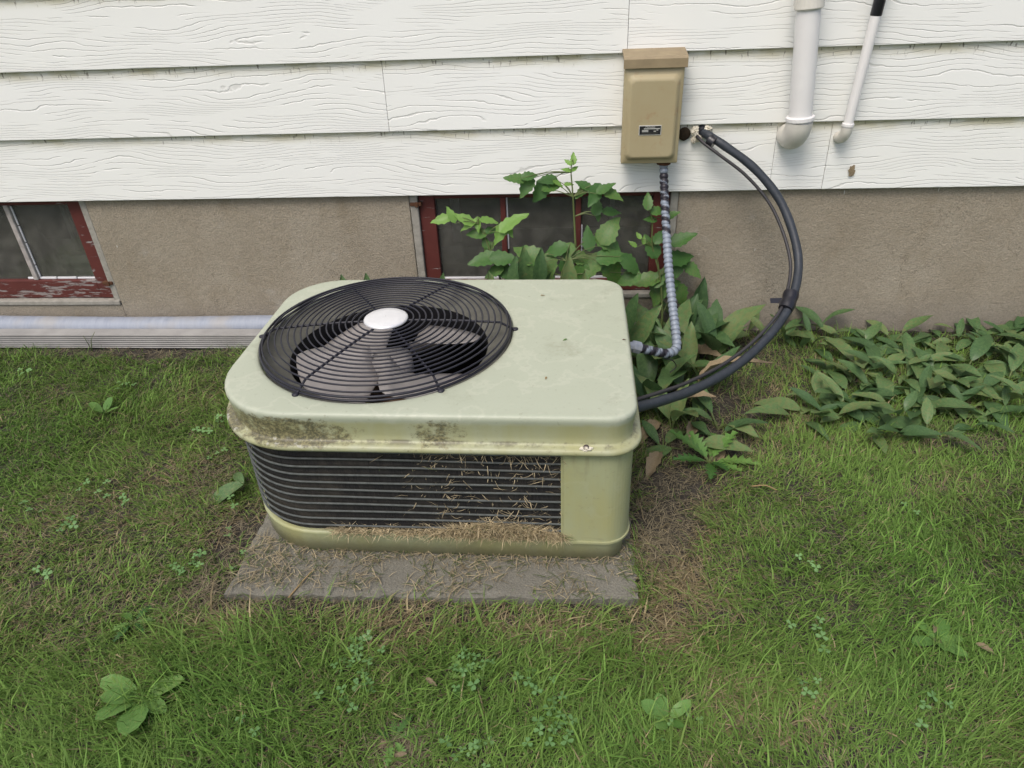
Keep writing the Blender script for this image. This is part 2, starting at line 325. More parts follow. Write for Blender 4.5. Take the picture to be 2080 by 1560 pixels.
# ------------------------------------------------------------------ ground
def axis_pts(lo, hi, nlo, nhi, step):
    a = list(np.arange(nlo, nhi+1e-6, step)); d = step
    while a[-1] < hi: d *= 1.6; a.append(min(hi, a[-1]+d))
    d = step
    while a[0] > lo: d *= 1.6; a.insert(0, max(lo, a[0]-d))
    return np.array(a)
gx = axis_pts(-60, 60, -2.6, 2.4, .025); gy = axis_pts(-60, 40, -2.3, .05, .025)
GX, GY = np.meshgrid(gx, gy)
near = (np.abs(GX) < 3) & (GY > -2.6) & (GY < .3)
GZ = np.maximum(gz(GX, GY), -.35) + np.where(near, (gridnoise(GX, GY, 9, 1)-.5)*.016 + (gridnoise(GX, GY, 28, 2)-.5)*.008, 0) - .004
nx, ny = len(gx), len(gy)
gv = np.stack([GX, GY, GZ], -1).reshape(-1, 3)
gf = [(j*nx+i, j*nx+i+1, (j+1)*nx+i+1, (j+1)*nx+i) for j in range(ny-1) for i in range(nx-1)]
tag(link('ground', mesh('ground', gv, gf, True), M['soil']), kind='structure')

# ------------------------------------------------------------------ house: siding boards, stucco foundation, basement windows
house = thing('house', 'white lap sided house on tan stucco foundation with red basement windows', 'house')
XL, XR = -3.6, 3.4
seams = {0: [at(1570, 330, -.02).x, at(1684, 300, -.02).x], 1: [at(783, 200, -.02).x], 2: [at(1276, 60, -.02).x], 3: [-1.4], 4: [.9], 5: [-.4], 6: [1.5], 7: [-1.9], 8: [.2], 9: [-.9], 10: [1.1], 11: [-2.2]}
for k in range(12):
    zb, zt = Z0+k*EXPO, Z0+(k+1)*EXPO+.02
    xs = [XL]+seams.get(k, [])+[XR]
    for i in range(len(xs)-1):
        a, b = xs[i]+(.0007 if i else 0), xs[i+1]-(.0007 if i < len(xs)-2 else 0)
        if k == 0 and i == 1: dy = .0015
        else: dy = 0
        # wedge profile: thick drip edge at the bottom, tucked under the board above at the top
        prof = [(-.0235+dy, zb+.0015), (-.0225+dy, zb), (-.012+dy, zb), (-.001, zb+.012), (-.001, zt), (-.011, zt)]
        n = len(prof); V = [(x, y, z) for x in (a, b) for y, z in prof]
        Fc = [(j, n+j, n+(j+1) % n, (j+1) % n) for j in range(n)] + [tuple(range(n)), tuple(range(2*n-1, n-1, -1))]
        part(house, 'siding_board', (V, Fc), M['siding'])
part(house, 'sheathing', box(XL, XR, .0, .30, Z0+.002, Z0+12*EXPO+.02), M['greywood'])
# foundation in pieces around the two window openings
W1 = (-2.52, -1.632, .105); W2 = (-.522, .346, .125)        # x0, x1, sill height
def fbox(x0, x1, z0, z1): return bevbox(x0, x1, -.004, .28, z0, z1, .002, 1)
part(house, 'foundation', join(fbox(XL, W1[0], -.4, Z0), fbox(W1[1], W2[0], -.4, Z0), fbox(W2[1], XR, -.4, Z0), fbox(W1[0], W1[1], -.4, W1[2]), fbox(W2[0], W2[1], -.4, W2[2])), M['stucco'])
def window(x0, x1, sill, jl, jr, muntins, rail_z, top_z, mm):
    wdw = part(house, 'basement_window', join(   # red sash: two stiles and two rails
        bevbox(x0+jl, x0+jl+.052, .012, .05, sill+.02, Z0-.003, .003), bevbox(x1-jr-.052, x1-jr, .012, .05, sill+.02, Z0-.003, .003),
        bevbox(x0+jl+.052, x1-jr-.052, .0135, .0485, sill+.02, rail_z, .003), bevbox(x0+jl+.052, x1-jr-.052, .0135, .0485, top_z, Z0-.003, .003)), M['red'])
    for s in (0, 1):
        a, b = (x0+.001, x0+jl-.001) if s == 0 else (x1-jr+.001, x1-.001)
        part(wdw, 'jamb', bevbox(a, b, -.001, .07, sill+.002, Z0-.002, .002, 1), M['greywood'])
    part(wdw, 'sill', bevbox(x0+.002, x1-.002, -.010, .1, sill+.001, sill+.018, .003), M['greywood'])
    xa, xb = x0+jl+.052, x1-jr-.052
    edges = [xa]+list(muntins)+[xb]
    for mx in muntins: part(wdw, 'muntin', bevbox(mx-.009, mx+.009, .015, .047, rail_z+.0005, top_z-.0005, .003), M[mm])
    for i in range(len(edges)-1):
        a = edges[i]+(.009 if i else 0)+.0006; b = edges[i+1]-(.009 if i < len(edges)-2 else 0)-.0006
        part(wdw, 'pane', box(a, b, .030, .033, rail_z+.0006, top_z-.0006), M['glass'])
        # bead of old white putty, cracked away in places
        segs = []
        x = a
        while x < b-.02:
            l = min(random.uniform(.05, .2), b-x); 
            if random.random() < .75: segs.append(bevbox(x, x+l-.004, .0245, .0298, rail_z+.0006, rail_z+.007+random.random()*.002, .001, 1))
            x += l
        for sg in segs: part(wdw, 'putty', sg, M['putty'])
        if i:
            zs = rail_z+.01; segs = []
            while zs < top_z-.03:
                l = random.uniform(.04, .1); 
                if random.random() < .6: segs.append(bevbox(a, a+.005, .0243, .0297, zs, min(zs+l, top_z-.002), .001, 1))
                zs += l+.004
            for sg in segs: part(wdw, 'putty', sg, M['putty'])
    # the dark room behind, with a dusty ledge and an inner post
    dpt = .75
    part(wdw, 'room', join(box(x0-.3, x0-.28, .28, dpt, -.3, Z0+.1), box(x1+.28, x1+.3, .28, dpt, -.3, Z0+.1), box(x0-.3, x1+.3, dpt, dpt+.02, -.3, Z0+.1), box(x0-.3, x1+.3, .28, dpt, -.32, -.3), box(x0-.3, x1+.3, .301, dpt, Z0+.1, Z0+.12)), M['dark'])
    part(wdw, 'inner_ledge', box(x0+.002, x1-.002, .101, .279, sill+.001, sill+.150), M['ledge'])
    part(wdw, 'inner_post', box(xa+.03, xa+.06, .14, .16, sill+.151, Z0-.001), M['ledge']); part(wdw, 'inner_post', box(xb-.13, xb-.115, .14, .155, sill+.151, Z0-.001), M['ledge'])
    for lx, lz in ((x1-jr+.004, sill+.085), (x0+jl-.004, Z0-.035)):
        part(wdw, 'latch', join(bevbox(lx-.022, lx+.016, -.006, .011, lz-.006, lz+.006, .002, 1), bevbox(lx-.006, lx+.006, -.010, -.006, lz-.009, lz+.009, .002, 1)), M['rust'])
    return wdw
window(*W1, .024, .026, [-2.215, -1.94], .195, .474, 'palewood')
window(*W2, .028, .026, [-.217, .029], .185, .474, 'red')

# dark brown dome standing in for an open hole, sealant and stain on the lowest boards
def blobby(c, rx, ry, rz, seed, n=14, amp=.35):
    r = random.Random(seed); V = []; Fc = []
    for i in range(n+1):
        ph = math.pi*i/n
        for j in range(n):
            th = 2*math.pi*j/n; k = 1+amp*(r.random()-.5)*(1 if 0 < i < n else 0)
            V.append((c[0]+rx*k*math.sin(ph)*math.cos(th), c[1]+ry*k*math.cos(ph), c[2]+rz*k*math.sin(ph)*math.sin(th)))
    for i in range(n):
        for j in range(n): Fc.append((i*n+j, i*n+(j+1) % n, (i+1)*n+(j+1) % n, (i+1)*n+j))
    return V, Fc
p = at(1390, 272, -.024); part(house, 'dark_hole_dome', blobby(p, .018, .005, .020, 3, 16, .12), M['hole'], True)
for i, (px, py, rx, rz) in enumerate([(1412, 268, .012, .016), (1420, 280, .010, .010), (1438, 262, .013, .008), (1409, 283, .007, .012)]):
    p = at(px, py, -.024); part(house, 'sealant', blobby(p, rx, .010, rz, 20+i, 12, .7), M['caulk'])
p = at(1730, 347, -.025); part(house, 'rust_stain', blobby(p, .008, .0018, .013, 5, 14, 1.1), M['dead'])

# ------------------------------------------------------------------ electrical disconnect box
YB = -.10
bt = at(1329, 118, YB); b0 = at(1261, 333, YB); b1 = at(1372, 333, YB)
bx0, bx1, bzb, bzt = b0.x, at(1375, 333, YB).x, b0.z, bt.z
dbox = thing('disconnect_box', 'tan metal electrical disconnect box with hooded top mounted on white siding', 'electrical box', (0.5*(bx0+bx1), -.03, bzb))
part(dbox, 'enclosure', bevbox(bx0+.003, bx1-.003, YB+.012, -.022, bzb+.004, bzt-.004, .003), M['boxp'])
def cover():
    N = 9; bm = []   # cover plate with a raised, softly rounded panel
    w0, w1, h0, h1 = bx0, bx1, bzb, bzt-.022
    def rrect(x0, x1, z0, z1, r, y, n=6):
        pts = []
        for cx, cz, a0 in ((x1-r, z1-r, 0), (x0+r, z1-r, 90), (x0+r, z0+r, 180), (x1-r, z0+r, 270)):
            for i in range(n+1):
                a = math.radians(a0+90*i/n); pts.append((cx+r*math.cos(a), y, cz+r*math.sin(a)))
        return pts
    rings = [rrect(w0, w1, h0, h1, .003, YB+.020), rrect(w0, w1, h0, h1, .003, YB+.002), rrect(w0+.002, w1-.002, h0+.002, h1-.002, .003, YB)]
    i0 = .008
    for k in range(6):
        t = k/5; rings.append(rrect(w0+i0+.014*t, w1-i0-.014*t, h0+.010+.014*t, h1-.018-.018*t, .018-.004*t, YB-.013*math.sin(t*math.pi/2)))
    n = len(rings[0]); V = [p for r in rings for p in r]
    Fc = [(k*n+i, k*n+(i+1) % n, (k+1)*n+(i+1) % n, (k+1)*n+i) for k in range(len(rings)-1) for i in range(n)]
    Fc.append(tuple((len(rings)-1)*n+i for i in range(n))); return V, Fc
cv = part(dbox, 'cover', cover(), M['boxp'], False)
for pl in cv.data.polygons: pl.use_smooth = len(pl.vertices) == 4
hx0, hx1 = bx0-.004, bx1+.006
hood = [(-.023, bzt+.016), (YB-.004, bzt+.005), (YB-.008, bzt-.001), (YB-.008, bzt-.024), (YB-.005, bzt-.024), (YB-.005, bzt-.004), (-.023, bzt+.006)]
nh = len(hood); part(dbox, 'hood', ([(x, y, z) for x in (hx0, hx1) for y, z in hood], [(j, nh+j, nh+(j+1) % nh, (j+1) % nh) for j in range(nh)] + [tuple(range(nh)), tuple(range(2*nh-1, nh-1, -1))]), M['hood'])
YN = YB-.0135
n0, n1 = at(1297, 275, YN), at(1344, 254, YN)
npl = part(dbox, 'nameplate', bevbox(n0.x, n1.x, YN-.0012, YN+.0005, n0.z, n1.z, .0004, 1), M['plate_rim'])
pw, ph = n1.x-n0.x, n1.z-n0.z
part(npl, 'black_field', box(n0.x+.002, n1.x-.002, YN-.0016, YN-.0011, n0.z+.002, n1.z-.002), M['plate'])
def bar(u0, u1, v0, v1): return box(n0.x+u0*pw, n0.x+u1*pw, YN-.0020, YN-.0015, n0.z+v0*ph, n0.z+v1*ph)
part(npl, 'blank_field', join(bar(.22, .94, .62, .71), bar(.14, .42, .46, .54), bar(.14, .42, .34, .42), bar(.66, .76, .36, .45), bar(.78, .86, .48, .56)), M['plate_rim'])
part(npl, 'small_print', join(*[bar(.14+.045*i, .14+.045*i+.03, .20, .24) for i in range(16)]), M['shroud'])
tcu = bpy.data.curves.new('lettering', 'FONT'); tcu.body = 'Midwest'; tcu.size = ph*.30; tcu.align_x = 'CENTER'; tcu.extrude = .0002
to = bpy.data.objects.new('lettering_curve', tcu); col.objects.link(to); bpy.context.view_layer.update()
tm = bpy.data.meshes.new_from_object(to.evaluated_get(bpy.context.evaluated_depsgraph_get())); bpy.data.objects.remove(to)
for v in tm.vertices: v.co = Vector((n0.x+.5*pw+v.co.x, YN-.0018-v.co.z, n0.z+.76*ph+v.co.y)) - dbox.location
tm.name = 'lettering'; link('lettering', tm, M['plate_rim'], npl)

# ------------------------------------------------------------------ PVC pipes on the wall
def pvc(name, label, px_top, px_bot, px_el, y, R, cuff):
    a, b = at(*px_top, y), at(*px_bot, y); d = (a-b).normalized(); up = a + d*.9
    th = thing(name, label, 'pipe', (b.x, y, b.z-R*1.6))
    part(th, 'pipe', tube([b-d*.01, a, up], R, 24), M['pvc'], True)
    # elbow turning into the wall
    e = at(*px_el, y*.35); P = []; Rb = abs(y)*.62
    c0 = b - d*.0; 
    for i in range(9):
        t = i/8*math.pi/2; P.append(Vector((b.x+(e.x-b.x)*(1-math.cos(t)), y+Rb*(1-math.cos(t)), b.z-.004-Rb*math.sin(t))))
    P.append(Vector((e.x, -.015, P[-1].z)))
    part(th, 'elbow', tube(P, R*1.16, 24), M['pvc_dirty'], True)
    part(th, 'cuff', tube([b-d*.003, b-d*.001, b+d*cuff, b+d*(cuff+.002)], [R*1.2, R*1.25, R*1.25, R*1.18], 24), M['pvc'])
    return th, a, d, up
t1, a1, d1, up1 = pvc('vent_pipe', 'thick white plastic vent pipe with elbow into siding', (1643, 15), (1625, 243), (1606, 270), -.085, .0315, .008)
part(t1, 'coupling', tube([a1-d1*.003, a1, a1+d1*.06, a1+d1*.063], [.036, .038, .038, .036], 24), M['pvc_dirty'])
t2, a2, d2, up2 = pvc('drain_pipe', 'thin white plastic pipe with small elbow beside the vent pipe', (1779, 32), (1722, 255), (1706, 272), -.06, .0135, .005)
part(t2, 'black_sleeve', tube([a2, a2+d2*.002, a2+d2*.12, up2+d2*.01], [.0138, .0150, .0150, .0150], 16), M['tape'], True)

# ------------------------------------------------------------------ two downspouts lying along the foundation
ds = thing('round_downspout', 'dented round galvanised downspout lying against foundation wall', 'downspout', (-1.6, -.045, 0))
P = [Vector((x, -.046, .040+float(gz(0, -.046))+.003*math.sin(x*5))) for x in np.arange(-3.2, -.55, .03)]
part(ds, 'tube', tube(P, [.037*(1+.012*math.sin(i*2.1)+.01*random.random()) for i in range(len(P))], 20), M['galv'], True)
ds2 = thing('ribbed_downspout', 'flat ribbed aluminium downspout lying in front of the round one', 'downspout', (-1.6, -.112, 0))
prof = []
zz0 = float(gz(0, -.13))+.004; hgt = .047
for i in range(13):     # corrugated front
    prof.append((-.140+(.0055 if i % 2 else 0), zz0+hgt*i/12))
for i in range(9): prof.append((-.138+.054*(i+1)/9, zz0+hgt+(.003 if i % 2 else 0)))
prof += [(-.084, zz0), ]
n = len(prof); xs = np.arange(-3.2, -.6, .2)
V = [(x, y+.002*math.sin(x*2), z) for x in xs for y, z in prof]
Fc = [(i*n+j, (i+1)*n+j, (i+1)*n+(j+1) % n, i*n+(j+1) % n) for i in range(len(xs)-1) for j in range(n)]
part(ds2, 'tube', (V, Fc), M['oldalu'])

# ------------------------------------------------------------------ concrete pad
PAD_Z = -.016
pad = thing('concrete_pad', 'worn grey concrete pad strewn with clippings under the air conditioner', 'pad', (-.3, -.8, PAD_Z-.06))
nxp, nyp = 46, 42; px0, px1, py0, py1 = -.757, .150, -1.205, -.40
V = []
for j in range(nyp):
    for i in range(nxp):
        u, v = i/(nxp-1), j/(nyp-1); x, y = px0+(px1-px0)*u, py0+(py1-py0)*v
        e = min(u*(px1-px0), (1-u)*(px1-px0), v*(py1-py0)); ch = random.random()
        V.append((x+(random.random()-.5)*.008*(e < .001), y+(random.random()-.5)*.008*(v == 0)+.02*(u-.5)*(v == 0), PAD_Z-.001-(.006*ch if e < .001 else 0)))
Fc = [(j*nxp+i, j*nxp+i+1, (j+1)*nxp+i+1, (j+1)*nxp+i) for j in range(nyp-1) for i in range(nxp-1)]
k = len(V); ring = [i for i in range(nxp)] + [j*nxp+nxp-1 for j in range(1, nyp)] + [(nyp-1)*nxp+i for i in range(nxp-2, -1, -1)] + [j*nxp for j in range(nyp-2, 0, -1)]
for i in ring: V.append((V[i][0], V[i][1], PAD_Z-.09))
nr = len(ring); Fc += [(ring[(a+1) % nr], ring[a], k+a, k+(a+1) % nr) for a in range(nr)]
part(pad, 'slab', (V, Fc), M['concrete'])

# ------------------------------------------------------------------ air conditioner (local coordinates: origin on the pad, x right, y to the wall)
AW, AD, AH = .909, .671, .401
ac = thing('air_conditioner', 'old pale green air conditioner unit standing on a concrete pad', 'air conditioner', (-.3129, -.762, PAD_Z), -.0091)
RAD = (.19, .06, .07, .14)     # FL, FR, BR, BL
def outline(inset=0, n=10, step=.02):
    w2, d2 = AW/2-inset, AD/2-inset; r = [max(.004, q-inset) for q in RAD]
    C = [(-w2+r[0], -d2+r[0], 180, r[0]), (w2-r[1], -d2+r[1], 270, r[1]), (w2-r[2], d2-r[2], 0, r[2]), (-w2+r[3], d2-r[3], 90, r[3])]
    pts = []
    B = [(AW/2-RAD[0], ), ]
    for q, (cx, cy, a0, rr_) in enumerate(C):
        for i in range(n+1):
            a = math.radians(a0+90*i/n); pts.append((cx+rr_*math.cos(a), cy+rr_*math.sin(a)))
        nx_ = C[(q+1) % 4]; a = math.radians(nx_[2]); e = (nx_[0]+nx_[3]*math.cos(a), nx_[1]+nx_[3]*math.sin(a)); s = pts[-1]
        m = [24, 24, 24, 24][q]
        for i in range(1, m): pts.append((s[0]+(e[0]-s[0])*i/m, s[1]+(e[1]-s[1])*i/m))
    return pts
FCX, FCY, HR = -.125, .012, .3035
def loft(rings, flip=False):
    n = len(rings[0]); V = [p for r in rings for p in r]
    Fc = [(k*n+i, k*n+(i+1) % n, (k+1)*n+(i+1) % n, (k+1)*n+i) for k in range(len(rings)-1) for i in range(n)]
    return V, [f[::-1] for f in Fc] if flip else Fc
prof = [(.004, .3135), (-.008, .3135), (-.0115, .3150), (-.0128, .3195), (-.0120, .3245), (-.0085, .3275), (-.002, .3295), (.0045, .3312), (.0062, .3345), (.0060, .350), (.0035, .370), (.0008, .386), (.000, .391), (.0008, .3955), (.003, .3990), (.0065, .4006), (.012, .401)]
rings = [[(x, y, z) for x, y in outline(i)] for i, z in prof]
last = outline(.012)
def circ(R, z): 
    out = []
    for x, y in last:
        a = math.atan2(y-FCY, x-FCX); out.append((FCX+R*math.cos(a), FCY+R*math.sin(a), z))
    return out
half = [((a[0]+b[0])/2, (a[1]+b[1])/2, .401) for a, b in zip(last, circ(HR+.012, 0))]
rings += [half, circ(HR+.012, .401), circ(HR+.004, .4005), circ(HR, .398), circ(HR-.002, .392)]
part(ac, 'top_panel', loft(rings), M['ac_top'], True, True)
part(ac, 'fan_shroud', lathe([(HR-.003, .3935), (HR-.020, .376), (.247, .362), (.241, .3575)], 96, FCX, FCY), M['shroud'], True, True)
part(ac, 'orifice_ring', lathe([(.2412, .3570), (.2395, .350), (.239, .335), (.239, .26)], 96, FCX, FCY), M['black'], True, True)
# base pan
br = [[(x, y, z) for x, y in outline(i)] for i, z in [(.02, .001), (.014, .004), (.012, .05), (.010, .058), (.010, .064), (.016, .0655), (.10, .0655)]]
bp = loft(br); bp[1].append(tuple((len(br)-1)*len(br[0])+i for i in range(len(br[0]))))
part(ac, 'base_pan', bp, M['ac_side'], True, True)
# strip helpers along the outline, from the front seam one way or the other
XS = .306
def run(inset, coil):
    pts = outline(inset, 12); n = len(pts)
    L = [(p, math.atan2(p[1], p[0])) for p in pts]
    front = [i for i, p in enumerate(pts) if p[1] < -AD/2+inset+1e-6 and p[0] < XS]; back = [i for i, p in enumerate(pts) if p[1] > AD/2-inset-1e-6 and p[0] < XS]
    yF, yB = -AD/2+inset, AD/2-inset
    if coil:
        sel = [p for p in pts if p[0] < XS-1e-4]
        # order: front seam -> left -> back seam
        fr = sorted([p for p in sel if abs(p[1]-yF) < 1e-6], key=lambda p: -p[0]); bk = sorted([p for p in sel if abs(p[1]-yB) < 1e-6], key=lambda p: p[0])
        md = [p for p in sel if abs(p[1]-yF) > 1e-6 and abs(p[1]-yB) > 1e-6]; md.sort(key=lambda p: math.atan2(p[1], p[0]+.2) % (2*math.pi), reverse=True)
        return [(XS-.002, yF)]+fr+md+bk+[(XS-.002, yB)]
    sel = [p for p in pts if p[0] > XS+1e-4]
    fr = sorted([p for p in sel if abs(p[1]-yF) < 1e-6], key=lambda p: p[0]); bk = sorted([p for p in sel if abs(p[1]-yB) < 1e-6], key=lambda p: -p[0])
    md = [p for p in sel if abs(p[1]-yF) > 1e-6 and abs(p[1]-yB) > 1e-6]; md.sort(key=lambda p: math.atan2(p[1], p[0]-.25))
    return [(XS, yF)]+fr+md+bk+[(XS, yB)]
def strip(po, pi, z0, z1):
    n = min(len(po), len(pi)); V = [(x, y, z0) for x, y in po[:n]]+[(x, y, z1) for x, y in po[:n]]+[(x, y, z0) for x, y in pi[:n]]+[(x, y, z1) for x, y in pi[:n]]
    Fc = []
    for i in range(n-1): Fc += [(i, i+1, n+i+1, n+i), (2*n+i+1, 2*n+i, 3*n+i, 3*n+i+1), (n+i, n+i+1, 3*n+i+1, 3*n+i), (i+1, i, 2*n+i, 2*n+i+1)]
    Fc += [(0, n, 3*n, 2*n), (n-1, 3*n-1, 4*n-1, 2*n-1)]
    return V, Fc
coil = part(ac, 'condenser_coil', strip(run(.020, True), run(.045, True), .0665, .3130), M['coil'], False, True)
path = run(.0125, True)
for i in range(11):
    z = .086+i*.0211
    part(coil, 'guard_wire', tube([(x, y, z+.0012*math.sin(x*9+i)) for x, y in path], .0026, 6), M['rail'], True, True)
pn = part(ac, 'side_panel', strip(run(.003, False), run(.012, False), .0675, .3130), M['ac_side'], False, True)
part(pn, 'panel_lip', strip(run(-.0005, False), run(.006, False), .0615, .0670), M['ac_side'], False, True)
part(pn, 'seam_post', box(XS-.0050, XS-.0005, -AD/2+.006, -AD/2+.03, .068, .3125), M['ac_side'], False, True)
part(ac, 'screw', lathe([(.006, 0), (.006, .002), (.003, .003), (.0004, .0032)], 14), M['screw'], True, True).matrix_local = Matrix.Translation((.352, -.3405, .3325)) @ Euler((math.radians(35), 0, 0)).to_matrix().to_4x4()
part(ac, 'paint_chip', blobby((.352, -.341, .3305), .012, .006, .0045, 9, 12, .8), M['caulk'], False, True)
# inside: dark liner, motor, fan
part(ac, 'inner_liner', strip(run(.047, True), run(.05, True), .067, .3130), M['black'], False, True)
part(ac, 'motor', lathe([(.001, .07), (.068, .07), (.072, .08), (.072, .225), (.06, .24), (.02, .245), (.012, .26), (.012, .33), (.001, .331)], 28, FCX, FCY), M['motor'], True, True)
fan = part(ac, 'fan', lathe([(.014, .285), (.05, .288), (.052, .292), (.05, .335), (.03, .34), (.001, .341)], 28, FCX, FCY), M['blade'], True, True)
def blade(a0):
    V, Fc = [], []; nr, na = 9, 9
    for i in range(nr):
        t = i/(nr-1); r = .048+.178*t; wd = math.radians(58+18*math.sin(t*math.pi*.8)) * (1 if t < .9 else .93)
        for j in range(na):
            s = j/(na-1)-.5; a = a0+s*wd+.10*t
            z = .326-.070*s*(1.05-.25*t)+.018*(abs(s)*2)**2*.6
            V.append((FCX+r*math.cos(a), FCY+r*math.sin(a), z))
    Fc = [(i*na+j, i*na+j+1, (i+1)*na+j+1, (i+1)*na+j) for i in range(nr-1) for j in range(na-1)]
    V2 = [(x, y, z-.0018) for x, y, z in V]; k = len(V); Fc2 = [tuple(q+k for q in f[::-1]) for f in Fc]
    bd = [j for j in range(na)]+[i*na+na-1 for i in range(1, nr)]+[(nr-1)*na+j for j in range(na-2, -1, -1)]+[i*na for i in range(nr-2, 0, -1)]
    Fs = [(bd[(q+1) % len(bd)], bd[q], bd[q]+k, bd[(q+1) % len(bd)]+k) for q in range(len(bd))]
    return V+V2, Fc+Fc2+Fs
for q in range(4): part(fan, 'blade', blade(math.radians(218+90*q)), M['blade'], True, True)
# wire guard
guard = thing('tmp', '', ''); bpy.data.objects.remove(guard)
def gh(r): return .0225+.0155*max(0, 1-(r/.295)**2)-(.012*max(0, (r-.284)/.012)**2 if r > .284 else 0)
GB = .4015
guard = part(ac, 'fan_guard', join(*[tube([(FCX+.2985*math.cos(a), FCY+.2985*math.sin(a), GB+hz) for a in np.linspace(0, 2*math.pi, 97)[:-1]], .0029, 6, False, True) for hz in (.0005, .0095)]), M['wire'], True, True)
NR = 16
for i in range(NR):
    r = .066+(.292-.066)*i/(NR-1)
    part(guard, 'ring', tube([(FCX+r*math.cos(a), FCY+r*math.sin(a), GB+gh(r)) for a in np.linspace(0, 2*math.pi, 73)[:-1]], .0021, 6, False, True), M['wire'], True, True)
for q in range(6):
    a = math.radians(4+60*q); R_ = list(np.linspace(.045, .296, 12))
    P = [(FCX+r*math.cos(a), FCY+r*math.sin(a), GB+gh(r)-.0045) for r in R_]+[(FCX+.2995*math.cos(a), FCY+.2995*math.sin(a), GB+.003), (FCX+.307*math.cos(a), FCY+.307*math.sin(a), GB+.0005)]
    part(guard, 'spoke', tube(P, .0029, 6), M['wire'], True, True)
    part(guard, 'mounting_foot', lathe([(.0075, -.0005), (.0075, .0025), (.004, .004), (.0004, .0042)], 12, FCX+.309*math.cos(a), FCY+.309*math.sin(a)), M['wire'], True, True).location = (0, 0, GB)
part(guard, 'hub_cap', lathe([(.0525, GB+.0365), (.0535, GB+.038), (.0525, GB+.041), (.049, GB+.0435), (.03, GB+.0455), (.001, GB+.046)], 40, FCX, FCY), M['alu'], True, True)

# ------------------------------------------------------------------ flexible conduit from the box to the unit
cp = [at(1348, 330, -.066), at(1349, 372, -.085), at(1352, 440, -.15), at(1358, 540, -.27), at(1366, 620, -.37), at(1373, 680, -.46), at(1373, 708, -.50), at(1355, 718, -.525), at(1325, 713, -.545), at(1296, 706, -.56)]
cpath = smooth_path(cp, 60)
cond = thing('flexible_conduit', 'ribbed grey steel conduit partly wrapped in black tape, running down from tan box', 'conduit', tuple(cp[-1]))
# resample evenly
L = [0]
for a, b in zip(cpath, cpath[1:]): L.append(L[-1]+(b-a).length)
S = np.arange(0, L[-1], .0022); ev = []
for s in S:
    i = int(np.searchsorted(L, s)); i = max(1, min(i, len(L)-1)); t = (s-L[i-1])/max(1e-9, L[i]-L[i-1]); ev.append(cpath[i-1].lerp(cpath[i], t))
tot = L[-1]
rad = [.0102+.0032*abs(math.sin(s/.0160*math.pi))**.7 for s in S]
o = part(cond, 'armoured_tube', tube(ev, rad, 14), M['conduit'], True)
tp = []
for s in S:
    for k in range(14):
        f = 0; hx = math.sin(s/.034*2*math.pi+k/14*2*math.pi)
        if .03 < s < .10: f = 1 if hx > -.93 else 0
        elif .10 < s < .235: f = 1 if hx > -.1+(s-.1)*2 else 0
        elif s > tot-.105: f = 1 if hx > -.3 else 0
        tp.append(max(f, .5 if abs(math.sin(s/.0160*math.pi)) < .32 else 0))  # rib grooves half darkened too: their shade is painted into the mask
at_ = o.data.attributes.new('tape', 'FLOAT_COLOR', 'POINT'); at_.data.foreach_set('color', np.repeat(np.array(tp+[0]*28, float), 4))
d_ = (ev[-1]-ev[-4]).normalized()
part(cond, 'connector', tube([ev[-1]-d_*.004, ev[-1]-d_*.003, ev[-1]+d_*.016, ev[-1]+d_*.018, Vector((.128, ev[-1].y-.006, ev[-1].z+.004))], [.015, .0175, .0175, .013, .013], 8), M['galv'])
d_ = Vector((0, 0, 1))
part(cond, 'connector', tube([cp[0]-d_*.006, cp[0]-d_*.004, cp[0]+d_*.003, cp[0]+d_*.006, cp[0]+d_*.02], [.016, .021, .021, .015, .013], 10), M['rust'])
part(cond, 'strap_wire', tube(smooth_path([ev[-40]+Vector((.004, 0, -.016)), ev[-46]+Vector((.016, -.004, -.02)), ev[-52]+Vector((.018, 0, -.045)), ev[-50]+Vector((.004, -.008, -.058))], 6), .0016, 6), M['tape'], True)

# ------------------------------------------------------------------ refrigerant line
lp = [(1424, 266, -.012), (1440, 276, -.045), (1470, 295, -.07), (1530, 340, -.10), (1580, 400, -.14), (1610, 470, -.20), (1622, 540, -.27), (1608, 610, -.36), (1580, 660, -.43), (1530, 715, -.52), (1470, 760, -.62), (1400, 795, -.73), (1340, 815, -.82), (1290, 828, -.88)]
lpath = smooth_path([at(*q) for q in lp], 10)
line = thing('refrigerant_line', 'black foam insulated refrigerant line looping from siding to the air conditioner', 'pipe', tuple(lpath[-1]))
part(line, 'insulated_tube', tube(lpath, [.0125*(1+.03*math.sin(i*.7)) for i in range(len(lpath))], 16), M['foam'], True)
N = len(lpath); tl = []
for i, p in enumerate(lpath):     # the thin line hangs inside the bend, bound to the tube at the tape
    t = i/(N-1); g = .020+.010*math.sin(math.pi*min(1, t/.58))*(t < .58)+.003*math.sin(t*9)
    if t > .58: g = .017+.006*math.sin(math.pi*(t-.58)/.42)
    tan = (lpath[min(i+1, N-1)]-lpath[max(i-1, 0)]).normalized(); side = tan.cross(-CF).normalized()
    tl.append(p + side*g)
if (tl[N//2]-CP).dot(CR) > (lpath[N//2]-CP).dot(CR): tl = [p*2-q for p, q in zip(lpath, tl)]
part(line, 'thin_tube', tube(tl[3:], .0048, 10), M['thin'], True)
def wrap(i0, i1, r):
    P = [lpath[i].lerp(tl[i], .35) for i in range(i0, i1)]; return tube(P, [r*(1+.05*math.sin(i*1.9)) for i in range(len(P))], 14)
it = min(range(N), key=lambda i: (lpath[i]-at(1605, 620, -.37)).length)
part(line, 'tape_wrap', wrap(it-3, it+4, .0215), M['tape'], True)
